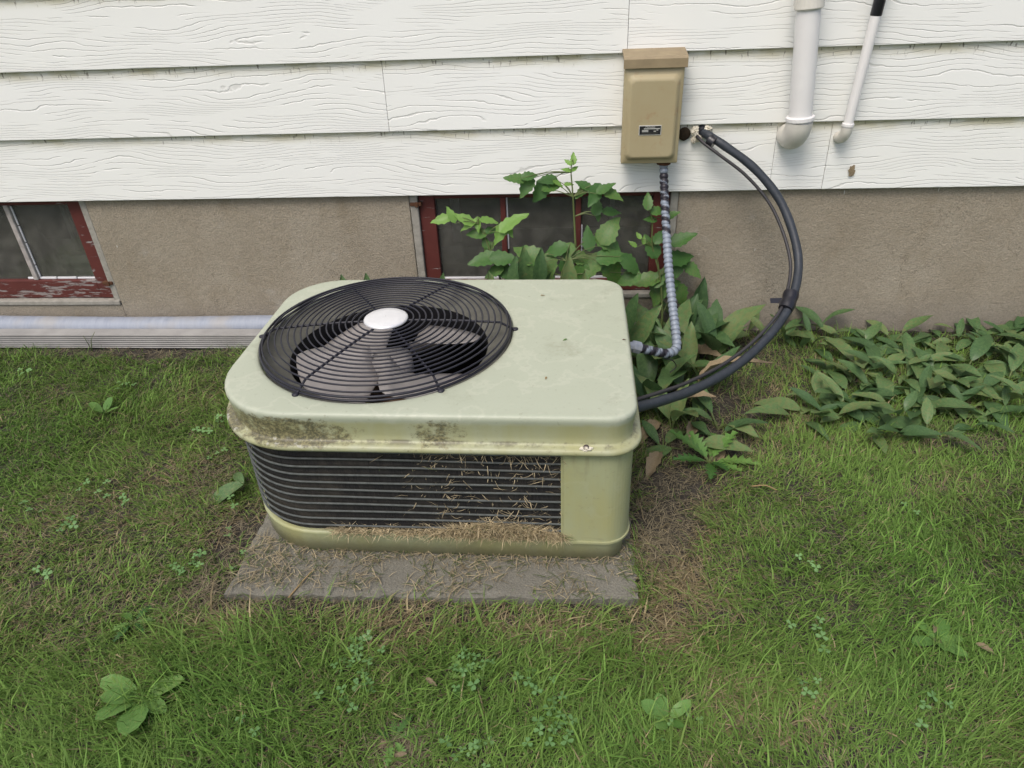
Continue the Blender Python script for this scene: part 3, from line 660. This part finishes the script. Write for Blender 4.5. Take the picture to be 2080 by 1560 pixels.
q = lpath[it-1]; part(line, 'tape_tab', ([q+CR*(-.062)+CU*.006, q+CR*(-.016)+CU*.008, q+CR*(-.016)+CU*(-.009), q+CR*(-.060)+CU*(-.008)], [(0, 1, 2, 3)]), M['tape'])
part(line, 'tape_wrap', wrap(12, 17, .0175), M['tape'], True)
part(line, 'wall_collar', tube([lpath[0]+Vector((0, .006, 0)), lpath[2], lpath[4]], [.019, .0185, .015], 14), M['tape'], True)

# ------------------------------------------------------------------ leaves and plants
def leaf_mesh(name, L, W, kind, mat, curl=.25, fold=.25, rows=9, cols=5, teeth=0, seed=0, stalk=0):
    r = random.Random(seed); V, Fc = [], []
    for i in range(rows):
        t = i/(rows-1)
        if kind == 'lance': w_ = math.sin(math.pi*min(1, t*.93+.035))**.85*(1-.25*t)
        elif kind == 'ovate': w_ = (math.sin(math.pi*t**.75))**.8*(1.08-.35*t) if 0 < t < 1 else .02
        else: w_ = math.sin(math.pi*(t*.9+.05))**.6
        if t == 1: w_ = .03
        k = 1+(teeth*(1 if i % 2 else -1) if 0 < i < rows-1 else 0)
        tw = (r.random()-.5)*.06
        for j in range(cols):
            s = j/(cols-1)*2-1; x = s*w_*W/2*(k if abs(s) > .9 else 1)
            z = fold*abs(x) - curl*L*t*t + .02*L*math.sin(t*7+seed+s*1.3)*abs(s)
            y = L*t*(1-.12*curl*t) + (teeth*L*.05 if abs(s) > .9 and i % 2 else 0)
            V.append((x+tw*L*t*t, y, z))
    Fc = [(i*cols+j, i*cols+j+1, (i+1)*cols+j+1, (i+1)*cols+j) for i in range(rows-1) for j in range(cols-1)]
    m = mesh(name, V, Fc, True); m.materials.append(mat); return m
def frame(pos, d, n):
    d = d.normalized(); x = d.cross(n).normalized(); z = x.cross(d)
    return Matrix(((x.x, d.x, z.x, pos.x), (x.y, d.y, z.y, pos.y), (x.z, d.z, z.z, pos.z), (0, 0, 0, 1)))
LILY = [leaf_mesh('leaf', 1, w_, 'lance', M['lily'], c, f, 10, 5, 0, i) for i, (w_, c, f) in enumerate([(.42, .25, .30), (.46, .45, .22), (.34, .12, .45), (.44, .65, .18), (.40, .35, .4), (.50, .55, .12)])]
SAP = [leaf_mesh('leaf', 1, w_, 'ovate', M['sap'], c, .18, 11, 5, .10, i) for i, (w_, c) in enumerate([(.62, .15), (.70, .25), (.55, .1), (.66, .3)])]
SAPY = [leaf_mesh('leaf', 1, .5, 'ovate', M['sapy'], .15, .25, 9, 5, .12, 3)]
WEED = [leaf_mesh('leaf', 1, w_, 'round', M['weed'], c, .15, 9, 5, .03, i) for i, (w_, c) in enumerate([(.52, .15), (.46, .25), (.6, .1)])]
DEAD = [leaf_mesh('leaf', 1, .33, 'lance', M['dead'], .7, .9, 10, 5, .1, 4), leaf_mesh('leaf', 1, .4, 'lance', M['dead'], .4, .8, 10, 5, .12, 8)]
def put_leaf(parent, m, pos, d, n, L, name='leaf'):
    o = bpy.data.objects.new(name, m); col.objects.link(o); o.parent = parent
    Lc = root_loc(parent); o.matrix_local = Matrix.Translation(-Lc) @ frame(pos, d, n) @ Matrix.Scale(L, 4); return o
def px_leaf(parent, px, py, Lpx, ang, y, young=False, pool=None):
    c = at(px, py, y); dep = (c-CP).dot(CF); Lm = Lpx*dep/F_PX*1.12
    a = math.radians(ang+random.uniform(-8, 8)); d = CR*math.cos(a)+CU*math.sin(a)+CF*random.uniform(-.35, .25)
    n = (-CF + Vector((0, 0, .7)) + Vector((random.uniform(-.5, .5), random.uniform(-.3, .3), 0))).normalized(); d.normalize()
    pl = pool or (SAPY if young else SAP)
    put_leaf(parent, random.choice(pl), c-d*Lm*.5, d, n, Lm); return c-d*Lm*.5
def stem(parent, pts, r0, r1, mat='stem', name='stem'):
    P = smooth_path(pts, 6); part(parent, name, tube(P, list(np.linspace(r0, r1, len(P))), 7), M[mat], True)
def sapling(name, label, trunk_px, y_list, leaves, r0=.0045, cat='sapling', grp=None):
    tr = [at(px, py, y) for (px, py), y in zip(trunk_px, y_list)]
    base = Vector((tr[0].x, tr[0].y, float(gz(tr[0].x, tr[0].y))-.01))
    th = thing(name, label, cat, tuple(base), 0, grp); stem(th, [base]+tr, r0, .0014)
    for (px, py, L_, an, dy, yg) in leaves:
        bpos = px_leaf(th, px, py, L_, an, y_list[-1]+dy, yg)
        tgt = min(tr, key=lambda p: (p-bpos).length + .6*max(0, p.z-bpos.z)); 
        mid = (bpos+tgt)/2+Vector((0, 0, .008)); stem(th, [tgt, mid, bpos], .0015, .0009, name='leaf_stalk')
    return th
R_ = random.uniform
sapling('maple_sapling', 'tall green sapling with compound leaves rising past the red window', [(1172, 600), (1170, 520), (1166, 440), (1164, 400), (1160, 350), (1162, 326)], [-.20, -.20, -.19, -.19, -.18, -.18],
 [(1165, 321, 25, 90, 0, 1), (1154, 329, 20, 145, 0, 1), (1150, 345, 24, 165, 0, 1), (1168, 342, 18, 40, 0, 1), (1045, 362, 42, 178, -.02, 0), (1076, 357, 34, 15, -.02, 0), (1068, 379, 44, 238, -.02, 0), (1096, 390, 48, 222, 0, 0), (1112, 364, 40, 172, .01, 0), (1122, 379, 42, 20, 0, 0), (1134, 373, 24, 330, 0, 1), (1156, 374, 20, 10, 0, 1),
  (1186, 376, 38, 150, 0, 0), (1181, 390, 34, 215, 0, 0), (1208, 396, 52, 240, -.03, 0), (1231, 381, 40, 35, -.03, 0), (1245, 395, 46, 335, -.03, 0), (1213, 420, 34, 85, 0, 0), (1243, 430, 38, 8, 0, 0), (1215, 441, 18, 270, 0, 0)])
sapling('window_weed', 'bright green toothed leaf weed in front of the dark window panes', [(1020, 600), (1012, 550), (998, 515), (984, 480), (972, 455)], [-.2, -.2, -.19, -.18, -.18],
 [(895, 446, 42, 192, 0, 1), (916, 435, 36, 120, 0, 1), (942, 444, 46, 150, 0, 1), (950, 458, 38, 205, 0, 1), (970, 456, 32, 268, 0, 1), (994, 448, 36, 2, 0, 1), (1042, 450, 64, 27, -.02, 1), (1016, 474, 50, 235, -.02, 1), (1034, 468, 30, 300, -.02, 1), (968, 475, 42, 183, 0, 0), (999, 467, 26, 10, 0, 0), (991, 503, 28, 220, 0, 0), (986, 492, 26, 100, 0, 0)])
sapling('broadleaf_seedling', 'low seedling with wide three part leaves behind the air conditioner', [(1140, 600), (1140, 560), (1150, 530)], [-.24, -.24, -.24],
 [(980, 527, 58, 185, 0, 0), (1025, 525, 58, 352, 0, 0), (1072, 514, 64, 150, 0, 0), (1075, 542, 66, 222, 0, 0), (1114, 541, 54, 270, 0, 0), (1127, 506, 50, 190, .02, 0), (1153, 511, 40, 250, .02, 0), (1184, 524, 42, 350, .02, 0), (1195, 484, 48, 100, .03, 0), (1238, 467, 62, 62, .03, 0), (1238, 492, 62, 322, .03, 0), (1244, 519, 62, 8, 0, 0), (1205, 541, 58, 232, 0, 0), (1244, 551, 64, 300, 0, 0), (1284, 538, 54, 330, 0, 0), (1003, 552, 42, 200, 0, 0), (1150, 548, 44, 280, 0, 0), (1275, 565, 52, 200, 0, 0), (1030, 555, 44, 320, 0, 0), (1180, 556, 44, 250, 0, 0)])
sapling('conduit_creeper', 'leafy creeper climbing beside the ribbed conduit', [(1345, 640), (1340, 560), (1325, 500), (1325, 450), (1318, 420)], [-.14, -.13, -.12, -.12, -.12],
 [(1316, 408, 36, 92, 0, 0), (1339, 427, 34, 15, 0, 0), (1364, 436, 34, 20, .03, 0), (1321, 446, 28, 182, 0, 0), (1340, 480, 34, 60, 0, 0), (1388, 484, 54, 28, .03, 0), (1323, 500, 50, 122, 0, 0), (1285, 495, 20, 150, 0, 1), (1297, 478, 18, 120, 0, 1), (1308, 487, 18, 80, 0, 1), (1385, 522, 54, 20, .03, 0), (1378, 540, 48, 260, .03, 0), (1408, 549, 44, 322, .03, 0), (1310, 569, 62, 190, 0, 0), (1340, 562, 48, 60, 0, 0), (1339, 586, 68, 250, 0, 0), (1386, 601, 48, 300, .02, 0), (1365, 575, 40, 20, .02, 0)])

# lily plants: a few broad leaves springing from one point
def lily(base, n, Lr, lean, label, grp, head=None, dead=0):
    th = thing('lily_plant', label, 'plant', tuple(base), 0, grp)
    a0 = random.uniform(0, 6.28)
    for i in range(n):
        a = (head + random.uniform(-.6, .6)) if head is not None else a0+i*6.28/n+random.uniform(-.5, .5)
        el = math.radians(random.uniform(*lean)); d = Vector((math.cos(a)*math.cos(el), math.sin(a)*math.cos(el), math.sin(el)))
        nrm = Vector((-math.cos(a)*math.sin(el), -math.sin(a)*math.sin(el), math.cos(el)))+Vector((random.uniform(-.35, .35), random.uniform(-.35, .35), 0)); L_ = random.uniform(*Lr)
        st = L_*random.uniform(.15, .4); tip = base + d*st + Vector((0, 0, .006))
        stem(th, [base-Vector((0, 0, .01)), base+d*st*.5, tip], .003, .0024, name='leaf_stalk')
        put_leaf(th, random.choice(DEAD if random.random() < dead else LILY), tip, d, nrm, L_)
    return th
def scatter(poly, n, mind):
    pts = []; P = [on_ground(*q) for q in poly]; xs = [p.x for p in P]; ys = [p.y for p in P]; k = 0
    def inside(x, y):
        c = False
        for i in range(len(P)):
            a, b = P[i], P[i-1]
            if (a.y > y) != (b.y > y) and x < (b.x-a.x)*(y-a.y)/(b.y-a.y)+a.x: c = not c
        return c
    while len(pts) < n and k < 20000:
        k += 1; x, y = random.uniform(min(xs), max(xs)), random.uniform(min(ys), max(ys))
        if inside(x, y) and y < -.03 and all((x-p.x)**2+(y-p.y)**2 > mind**2 for p in pts): pts.append(Vector((x, y, float(gz(x, y)))))
    return pts
def patch_label(b):
    if b.y > -.22: return 'broad leaved lily plant in the patch row against the foundation', 'lily plants against the foundation'
    if b.y < -.52: return 'broad leaved lily plant on the lawn edge of the thick lily patch', 'lily plants on the lawn edge of the patch'
    return 'broad leaved lily plant in the middle of the thick lily patch', 'lily plants in the middle of the patch'
for b in scatter([(1700, 700), (1880, 690), (2090, 660), (2400, 640), (2400, 800), (2080, 850), (1900, 890), (1700, 885), (1610, 870), (1640, 790)], 140, .036): lily(b, random.choice([2, 3, 3]), (.065, .125), (5, 50), *patch_label(b))
for b in scatter([(1490, 672), (1700, 668), (1700, 700), (1640, 720), (1500, 690)], 9, .05): lily(b, 2, (.07, .12), (20, 70), 'small lily plant at the wall foot inside the black line loop', 'small lily plants at the wall foot')
for b in scatter([(1300, 690), (1400, 660), (1460, 690), (1450, 760), (1420, 850), (1330, 900), (1310, 800)], 17, .045): lily(b, 3, (.13, .20), (30, 75), 'lily plant crowded between the air conditioner and the conduit', 'lily plants beside the air conditioner', None, .05)
for b in scatter([(1310, 830), (1420, 830), (1470, 860), (1440, 930), (1330, 930)], 6, .05): lily(b, 3, (.09, .14), (5, 40), 'withering lily plant below the black line by the air conditioner', 'withering lily plants', None, .3)
# tall leaves between the wall and the unit, whose tips stand above the top panel
for i, (px, py, y) in enumerate([(690, 556, -.3), (738, 550, -.3), (892, 552, -.3), (1040, 520, -.3), (1066, 500, -.28), (1100, 505, -.28), (1160, 520, -.33), (1190, 545, -.33), (1290, 590, -.35)]):
    tip = at(px, py, y); bx = tip.x+random.uniform(-.03, .03); b = Vector((bx, y+.03, float(gz(bx, y))))
    th = thing('lily_plant', 'tall lily plant rooted between the wall and the back of the unit', 'plant', tuple(b), 0, 'lily plants behind the unit')
    for k in range(2):
        t2_ = tip+Vector((R_(-.08, .08)*k, .02*k, -R_(.02, .09)*k+R_(-.02, .005))); d = t2_-b+Vector((R_(-.05, .05), R_(-.02, .04), 0)); L_ = R_(.13, .2); st = t2_-d.normalized()*L_
        stem(th, [b-Vector((0, 0, .01)), (b+st)/2, st], .0035, .0028, name='leaf_stalk'); put_leaf(th, LILY[2], st, d, (Vector((0, -1, .3))+Vector((R_(-.6, .6), 0, 0))), L_)
# single tall leaves beside the conduit
for (bpx, tpx, y, wd) in [((1395, 680), (1437, 566), -.14, .8), ((1500, 668), (1512, 622), -.10, .7), ((1520, 672), (1545, 628), -.10, .8)]:
    b = on_ground(*bpx); tip = at(*tpx, b.y); th = thing('lily_plant', 'single upright lily leaf against the stucco beside the conduit', 'plant', tuple(b), 0, 'upright lily leaves on the wall')
    put_leaf(th, LILY[2], b, tip-b, Vector((.3, -1, .2)), (tip-b).length)

# thistle-like weed, plantain and other broad weeds in the lawn
def jag_mesh(name, L, W, mat, seed):
    r = random.Random(seed); V, Fc = [], []; n = 13
    for i in range(n):
        t = i/(n-1); w_ = W*math.sin(math.pi*(t*.88+.07))*(1.35 if i % 2 else .5)
        for s in (-1, -.4, 0, .4, 1): V.append((s*w_/2, L*t+(.06*L if abs(s) == 1 and i % 2 else 0), .2*abs(s*w_)*.5-.25*L*t*t+r.uniform(-.01, .01)*L))
    Fc = [(i*5+j, i*5+j+1, (i+1)*5+j+1, (i+1)*5+j) for i in range(n-1) for j in range(4)]
    m = mesh(name, V, Fc, True); m.materials.append(mat); return m
JAG = [jag_mesh('leaf', 1, .42, M['weed'], 1), jag_mesh('leaf', 1, .36, M['sap'], 2)]
def rosette(name, label, px, py, n, Lr, pool, lean=(8, 35), grp=None, cat='weed', arc=None):
    b = on_ground(px, py)+Vector((0, 0, .01)); th = thing(name, label, cat, tuple(b), 0, grp); a0 = random.uniform(0, 6.28)
    for i in range(n):
        a = a0+i*6.283/n+random.uniform(-.3, .3) if arc is None else math.radians(arc[i % len(arc)]+random.uniform(-8, 8))
        el = math.radians(random.uniform(*lean)); d = Vector((math.cos(a)*math.cos(el), math.sin(a)*math.cos(el), math.sin(el)))
        nrm = Vector((-math.cos(a)*math.sin(el), -math.sin(a)*math.sin(el), math.cos(el)))+Vector((R_(-.2, .2), R_(-.2, .2), 0)); L_ = R_(*Lr)
        st = b+d*L_*.2; stem(th, [b-Vector((0, 0, .01)), b+d*L_*.1, st], .002, .0016, name='leaf_stalk'); put_leaf(th, random.choice(pool), st, d, nrm, L_)
    return th
rosette('thistle_weed', 'jagged leaf weed on bare soil right of the air conditioner', 1440, 945, 9, (.06, .11), JAG, (10, 50))
rosette('plantain_weed', 'broad leaf plantain rosette alone in the front lawn', 292, 1425, 6, (.055, .085), WEED, (12, 30), None, 'weed', [165, 195, 235, 30, 290, 330])
rosette('dock_weed', 'small round leaf weed in the lawn right of the pad', 1355, 1470, 5, (.03, .05), WEED, (15, 45))
rosette('dock_weed', 'faded round leaf weed in the lawn on the far right', 1900, 1310, 6, (.03, .05), WEED, (10, 30))
rosette('dandelion_weed', 'flat jagged weed at the bottom of the lawn with withered leaves', 800, 1510, 7, (.03, .05), JAG+DEAD[:1], (5, 20))
rosette('dandelion_weed', 'small jagged weed in a clover patch before the pad', 945, 1385, 6, (.03, .05), JAG, (5, 25))
rosette('dandelion_weed', 'dull jagged weed by the left front corner of the pad', 275, 1270, 6, (.03, .045), JAG, (5, 25))
rosette('plantain_weed', 'small plantain seedling growing in lawn left of the unit', 215, 845, 4, (.03, .05), WEED, (20, 50))
b = on_ground(500, 1000)+Vector((0, 0, .03)); th = thing('fallen_leaf', 'long grey green leaf lying on soil beside the coil', 'leaf', tuple(b))
put_leaf(th, LILY[1], b, Vector((-.8, -.45, -.05)), Vector((.1, -.25, 1)), .11); put_leaf(th, LILY[4], b, Vector((-.5, .5, .15)), Vector((0, -.3, 1)), .07)

# clover clumps
def clover_mesh(seed, n):
    r = random.Random(seed); V, Fc = [], []
    for q in range(n):
        cx, cy = r.gauss(0, .018), r.gauss(0, .014); cz = r.uniform(.022, .042); a0 = r.uniform(0, 6.28); s = r.uniform(.006, .0095); tx, ty = r.uniform(-.3, .3), r.uniform(-.35, .1)
        k = len(V); V += [(cx*.4-.0006, cy*.4, -.01), (cx*.4+.0006, cy*.4, -.01), (cx+.0006, cy, cz), (cx-.0006, cy, cz)]; Fc.append((k, k+1, k+2, k+3))
        for l in range(3):
            a = a0+l*2.094; ca, sa = math.cos(a), math.sin(a); k = len(V)
            for (u, v) in [(0, 0), (.5, -.42), (1.0, -.55), (1.35, -.35), (1.25, 0), (1.35, .35), (1.0, .55), (.5, .42)]:
                x, y = (u*ca-v*sa)*s, (u*sa+v*ca)*s; V.append((cx+x, cy+y, cz+.15*abs(v)*s+tx*x+ty*y))
            Fc.append(tuple(range(k, k+8)))
    m = mesh('clover', V, Fc); m.materials.append(M['clover']); return m
CLV = [clover_mesh(i, n) for i, n in enumerate((2, 3, 5, 4, 3, 2))]
for i, (px, py) in enumerate([(515, 1490), (725, 1310), (735, 1345), (690, 1362), (745, 1395), (780, 1392), (670, 1425), (710, 1430), (950, 1345), (940, 1375), (985, 1365), (965, 1385), (1065, 1405), (1095, 1395), (1120, 1435), (1145, 1475), (1130, 1495), (1175, 1505), (1100, 1520), (930, 1540), (960, 1540), (1635, 1415), (1640, 1150), (1880, 1450), (1870, 1475), (1340, 1500), (1650, 1290), (150, 1075), (70, 1050), (170, 990), (215, 1005), (250, 1020), (430, 885), (450, 860), (440, 930), (490, 1100), (480, 1035), (495, 1150), (250, 790), (60, 765), (100, 1170), (1380, 1480), (1850, 1045), (400, 1150), (375, 1165)]):
    o = link('clover', CLV[i % 6]); o.location = on_ground(px, py)+Vector((0, 0, -.008)); o.rotation_euler = (0, 0, R_(0, 6.28)); s = R_(.8, 1.1); o.scale = (s, s, s)
    wh = 'left of the unit' if o.location.x < -.8 else ('right of the pad' if o.location.x > .16 else 'in front of the pad')
    tag(o, 'small clump of pale green clover leaves in the lawn '+wh, 'clover', 'clover clumps '+wh)

# ------------------------------------------------------------------ lawn grass, thatch and clippings
def blades(name, X, Y, Z, head, L, lean, wd, tint, mat, bend=.5):
    n = len(X); dx, dy = np.cos(head), np.sin(head); sx, sy = -dy, dx
    def pt(f, l): # distance along the blade and lean
        return X+dx*f*L*np.sin(l), Y+dy*f*L*np.sin(l), Z+f*L*np.cos(l)
    l1 = lean; l2 = np.minimum(lean+bend, 1.62)
    mx, my, mz = pt(.5, l1); tx = mx+dx*.5*L*np.sin(l2); ty = my+dy*.5*L*np.sin(l2); tz = mz+.5*L*np.cos(l2)
    h = wd/2; V = np.empty((n, 5, 3), np.float32)
    V[:, 0] = np.stack([X-sx*h, Y-sy*h, Z], -1); V[:, 1] = np.stack([X+sx*h, Y+sy*h, Z], -1)
    V[:, 2] = np.stack([mx+sx*h*.85, my+sy*h*.85, mz], -1); V[:, 3] = np.stack([mx-sx*h*.85, my-sy*h*.85, mz], -1); V[:, 4] = np.stack([tx, ty, tz], -1)
    base = (np.arange(n)*5)[:, None]; loops = np.concatenate([base+np.array([0, 1, 2, 3]), base+np.array([3, 2, 4])], 1).astype(np.int32)
    m = bpy.data.meshes.new(name); m.vertices.add(n*5); m.vertices.foreach_set('co', V.ravel())
    m.loops.add(n*7); m.loops.foreach_set('vertex_index', loops.ravel())
    m.polygons.add(n*2); st = np.empty((n, 2), np.int32); st[:, 0] = np.arange(n)*7; st[:, 1] = st[:, 0]+4
    m.polygons.foreach_set('loop_start', st.ravel()); m.update(calc_edges=True); m.validate()
    c = np.ones((n, 5, 4), np.float32); c[:, :, :3] = tint[:, None, :]
    a = m.attributes.new('tint', 'FLOAT_COLOR', 'POINT'); a.data.foreach_set('color', c.ravel())
    return link(name, m, mat)
def gpx(px, py): p = on_ground(px, py); return p.x, p.y
BARE = [(*gpx(1345, 1060), .11, .12, 1.0), (*gpx(1335, 1110), .06, .07, .9), (*gpx(1420, 900), .22, .14, .95), (*gpx(1370, 980), .12, .12, 1), (*gpx(480, 1090), .10, .12, .95), (*gpx(420, 1190), .07, .06, .8), (*gpx(300, 718), .55, .035, .9), (*gpx(1500, 830), .22, .13, .7), (*gpx(1960, 900), .2, .05, .7), (*gpx(700, 1235), .5, .03, .6), (*gpx(1500, 720), .25, .1, .45), (*gpx(810, 1515), .05, .04, .8), (*gpx(440, 960), .08, .1, .4)]
def bare(x, y):
    b = np.zeros_like(x)
    for cx, cy, rx, ry, s in BARE: b = np.maximum(b, s*np.exp(-(((x-cx)/(rx*.8))**2+((y-cy)/(ry*.8))**2)**1.5))
    return b
def dryness(x, y):
    d = .45*gridnoise(x, y, 2.2, 11)+.35*gridnoise(x, y, 6, 12)+.2*gridnoise(x, y, 17, 13)
    d += .35*np.exp(-((y+1.26)/.07)**2)*((x > -.8) & (x < .25)) + .20*np.exp(-(((x-.25)/.10)**2+((y+1.15)/.16)**2)) + .22*(bare(x, y)) + .26*np.exp(-((y+.80)/.13)**2)*(x > .3) + .12*np.exp(-(((x+1.25)/.35)**2+((y+.85)/.2)**2))
    return d
def lawn(n):
    x = rng.uniform(-2.5, 2.3, n); y = -(rng.random(n)**.85)*2.15
    k = (y < -.035) & ~((x < -.55) & (y > -.15)) & ~((x > -.757) & (x < .150) & (y > -1.205) & (y < -.36))
    b = bare(x, y); b = b*(.55+.9*gridnoise(x, y, 22, 55)); k &= rng.random(n) > np.minimum(.96, b*1.25); cl = gridnoise(x, y, 30, 56)*.6+gridnoise(x, y, 11, 57)*.4; k &= rng.random(n) < .45+1.1*cl
    k &= ~((y > -.42) & (x > -.8) & (x < .2) & (rng.random(n) < .85)); k &= ~((y > -.55) & (x > .15) & (rng.random(n) < .30))
    return x[k], y[k]
x, y = lawn(480000); n = len(x)
d = dryness(x, y); dry = rng.random(n) < np.clip((d-.50)*2.0, .08, .92)
swirl = gridnoise(x, y, 1.6, 21)*9+gridnoise(x, y, 5, 22)*3.0
head = swirl+rng.normal(0, 1.25, n)
lush = gridnoise(x, y, 3, 31)*.6+gridnoise(x, y, 9, 32)*.4
L = rng.uniform(.022, .058, n)*(.65+.8*lush)*np.where(dry, .8, 1)*np.where(y < -1.25, 1.15, .85)
big = rng.random(n) < .09; L = np.where(big, L*1.45, L)
lean = np.clip(rng.normal(.85, .32, n)+np.where(dry, .3, 0), .1, 1.5)
g1 = np.array([.044, .108, .018]); g2 = np.array([.19, .37, .07]); g3 = np.array([.25, .34, .09]); s1 = np.array([.46, .38, .22]); s2 = np.array([.19, .15, .085])
u = (rng.random(n)**1.4)[:, None]; v = np.clip(d*1.1+rng.normal(0, .15, n), 0, 1)[:, None]
green = (g1*(1-u)+g2*u)*(1-v*.6)+g3*v*.6; straw = s2*(1-u)+s1*u
tint = np.where(dry[:, None], straw, green)
tag(blades('lawn_grass', x, y, gz(x, y)-.006+(gridnoise(x, y, 9, 1)-.5)*.016, head, L, lean, rng.uniform(.0012, .0027, n)*np.where(big, 1.6, 1), tint, M['grass']), 'short patchy green lawn grass mixed with straw', 'grass', kind='stuff')
# flat dead thatch on the soil
m_ = 45000; x = rng.uniform(-2.5, 2.2, m_); y = -rng.random(m_)*2.1; x = np.concatenate([x]+[rng.normal(c[0], c[2]*.7, 450) for c in BARE]); y = np.concatenate([y]+[rng.normal(c[1], c[3]*.7, 450) for c in BARE]); k = ~((x > -.757) & (x < .150) & (y > -1.205) & (y < -.36)) & (y < -.03) & ~((x < -.55) & (y > -.15)); x, y = x[k], y[k]; n = len(x)
u = rng.random(n)[:, None]; tint = (np.array([.11, .095, .065])*(1-u)+np.array([.34, .29, .19])*u)
tag(blades('thatch', x, y, gz(x, y)+.002+(gridnoise(x, y, 9, 1)-.5)*.016, rng.uniform(0, 6.28, n), rng.uniform(.015, .045, n), rng.uniform(1.2, 1.52, n), rng.uniform(.0009, .0018, n), tint, M['grass'], .1), 'dead brown grass thatch lying on the soil', 'thatch', kind='stuff')
# clippings on the pad
def clip_cloud(name, label, x, y, z, Lr, lean, seed, k=1., gf=.16):
    n = len(x); u = rng.random(n)[:, None]; g = rng.random(n)[:, None] < gf
    tint = np.where(g, np.array([.10, .13, .05]), np.array([.17, .145, .095])*(1-u)+np.array([.50, .42, .27])*u)
    tint = np.minimum(tint*k, .8)
    o = blades(name, x, y, z, rng.uniform(0, 6.28, n), rng.uniform(*Lr, n), rng.uniform(*lean, n), rng.uniform(.0011, .0023, n), tint, M['grass'], .35)
    return tag(o, label, 'clippings', kind='stuff')
n = 2700; x = rng.uniform(-.75, .148, n); y = rng.uniform(-1.20, -1.04, n); keep = (gridnoise(x, y, 14, 41)*.7+gridnoise(x, y, 40, 42)*.3+np.where(y > -1.11, .22, -.06)+np.where(x > -.2, .06, 0)) > .50-.25*rng.random(n); x, y = x[keep], y[keep]
clip_cloud('pad_clippings', 'dry grass clippings scattered over the concrete pad', x, y, np.full(len(x), PAD_Z+.001)+rng.random(len(x))*.006, (.012, .042), (1.2, 1.55), 1, 1.0, .3)
# heap on the ledge under the coil and tufts caught in the fins
cA, sA = math.cos(-.0091), math.sin(-.0091)
def ac_world(lx, ly): return -.3129+cA*lx-sA*ly, -.762+sA*lx+cA*ly
n = 4200; lx = np.concatenate([rng.normal(.17, .08, 2900), rng.uniform(-.22, .30, n-2900)]); lx = np.clip(lx, -.25, .303); ly = rng.uniform(-.334, -.314, n); wx, wy = ac_world(lx, ly)
hz = .008+.034*np.exp(-((lx-.16)/.11)**2)
clip_cloud('ledge_clippings', 'heap of dry clippings on the ledge under the coil', wx, wy, PAD_Z+.064+rng.random(n)*hz, (.015, .045), (.7, 1.5), 2, 1.5, .02)
n = 600; lx = np.clip(np.concatenate([rng.normal(.24, .05, 200), rng.normal(.05, .025, 150), rng.normal(.16, .1, 250)]), -.3, .30); lz = np.where(rng.random(n) < .45, rng.uniform(.285, .316, n), rng.uniform(.08, .3, n)); wx, wy = ac_world(lx, np.full(n, -.3235)+rng.random(n)*.008)
clip_cloud('coil_clippings', 'dry grass strands caught in the coil wires', wx, wy, PAD_Z+lz, (.012, .04), (.2, 2.6), 3, 1.25, .02)
# bits lying on the top panel
for i, (px, py, L_, lab, mt) in enumerate([(1110, 765, .011, 'small yellow seed husk lying on the pale green top panel', 'straw'), (1152, 688, .013, 'small green leaf bit lying on the pale green top panel', 'weed'), (1264, 690, .010, 'small reddish twig bit near the right edge of the top panel', 'rust'), (1098, 600, .012, 'thin dry grass bit near the back edge of the top panel', 'straw')]):
    d = ray(px, py); t = (PAD_Z+AH+.0015-CP.z)/d.z; p = CP+d*t
    m = leaf_mesh('leaf_fragment', L_, L_*.45, 'ovate', M[mt], .1, .3, 6, 3, .05, i); o = link('leaf_fragment', m); o.location = p; o.rotation_euler = (0, 0, R_(0, 6)); tag(o, lab, 'debris')

# fallen leaves, twigs and a grass sprig
for px, py, L_, lab in [(1890, 1300, .030, 'curled brown dead leaf in the lawn beside the round leaf weed'), (1975, 1322, .034, 'pinkish brown dead leaf lying in the lawn'), (830, 1545, .028, 'brown withered leaf at the bottom edge of the lawn'), (868, 1392, .026, 'yellow dead leaf by the small jagged weed')]:
    b = on_ground(px, py)+Vector((0, 0, .022)); o = link('fallen_leaf', DEAD[len(lab) % 2]); o.matrix_world = frame(b, Vector((R_(-1, 1), R_(-1, 1), .1)), Vector((R_(-.4, .4), -.4, 1))) @ Matrix.Scale(L_, 4); tag(o, lab, 'leaf')
for (p0, p1, lab) in [((588, 1222), (642, 1168), 'thin dry stalk lying across bare strip before the pad'), ((1525, 995), (1575, 1008), 'short pale stick on the soil edge right of the unit'), ((1443, 1300), (1458, 1340), 'bent pale stalk in the lawn right of the pad')]:
    a, b = on_ground(*p0)+Vector((0, 0, .012)), on_ground(*p1)+Vector((0, 0, .02)); m_ = (a+b)/2+Vector((.004, .006, .004))
    o = link('twig', mesh('twig', *tube(smooth_path([Vector((0, 0, 0)), m_-a, b-a], 5), [.0022, .0021, .002, .002, .0019, .0018, .0018, .0017, .0016, .0014, .0012], 6), True), M['straw']); o.location = a; tag(o, lab, 'twig')
b = on_ground(186, 712); th = thing('grass_sprig', 'lone forked grass sprig standing against the ribbed downspout', 'grass', tuple(b))
for dx, dz, dy in ((-.018, .055, .01), (.04, .075, .0), (.012, .05, -.02)): stem(th, [b-Vector((0, 0, .008)), b+Vector((dx*.35, dy*.4, dz*.55)), b+Vector((dx, dy, dz))], .0016, .0007, name='blade')
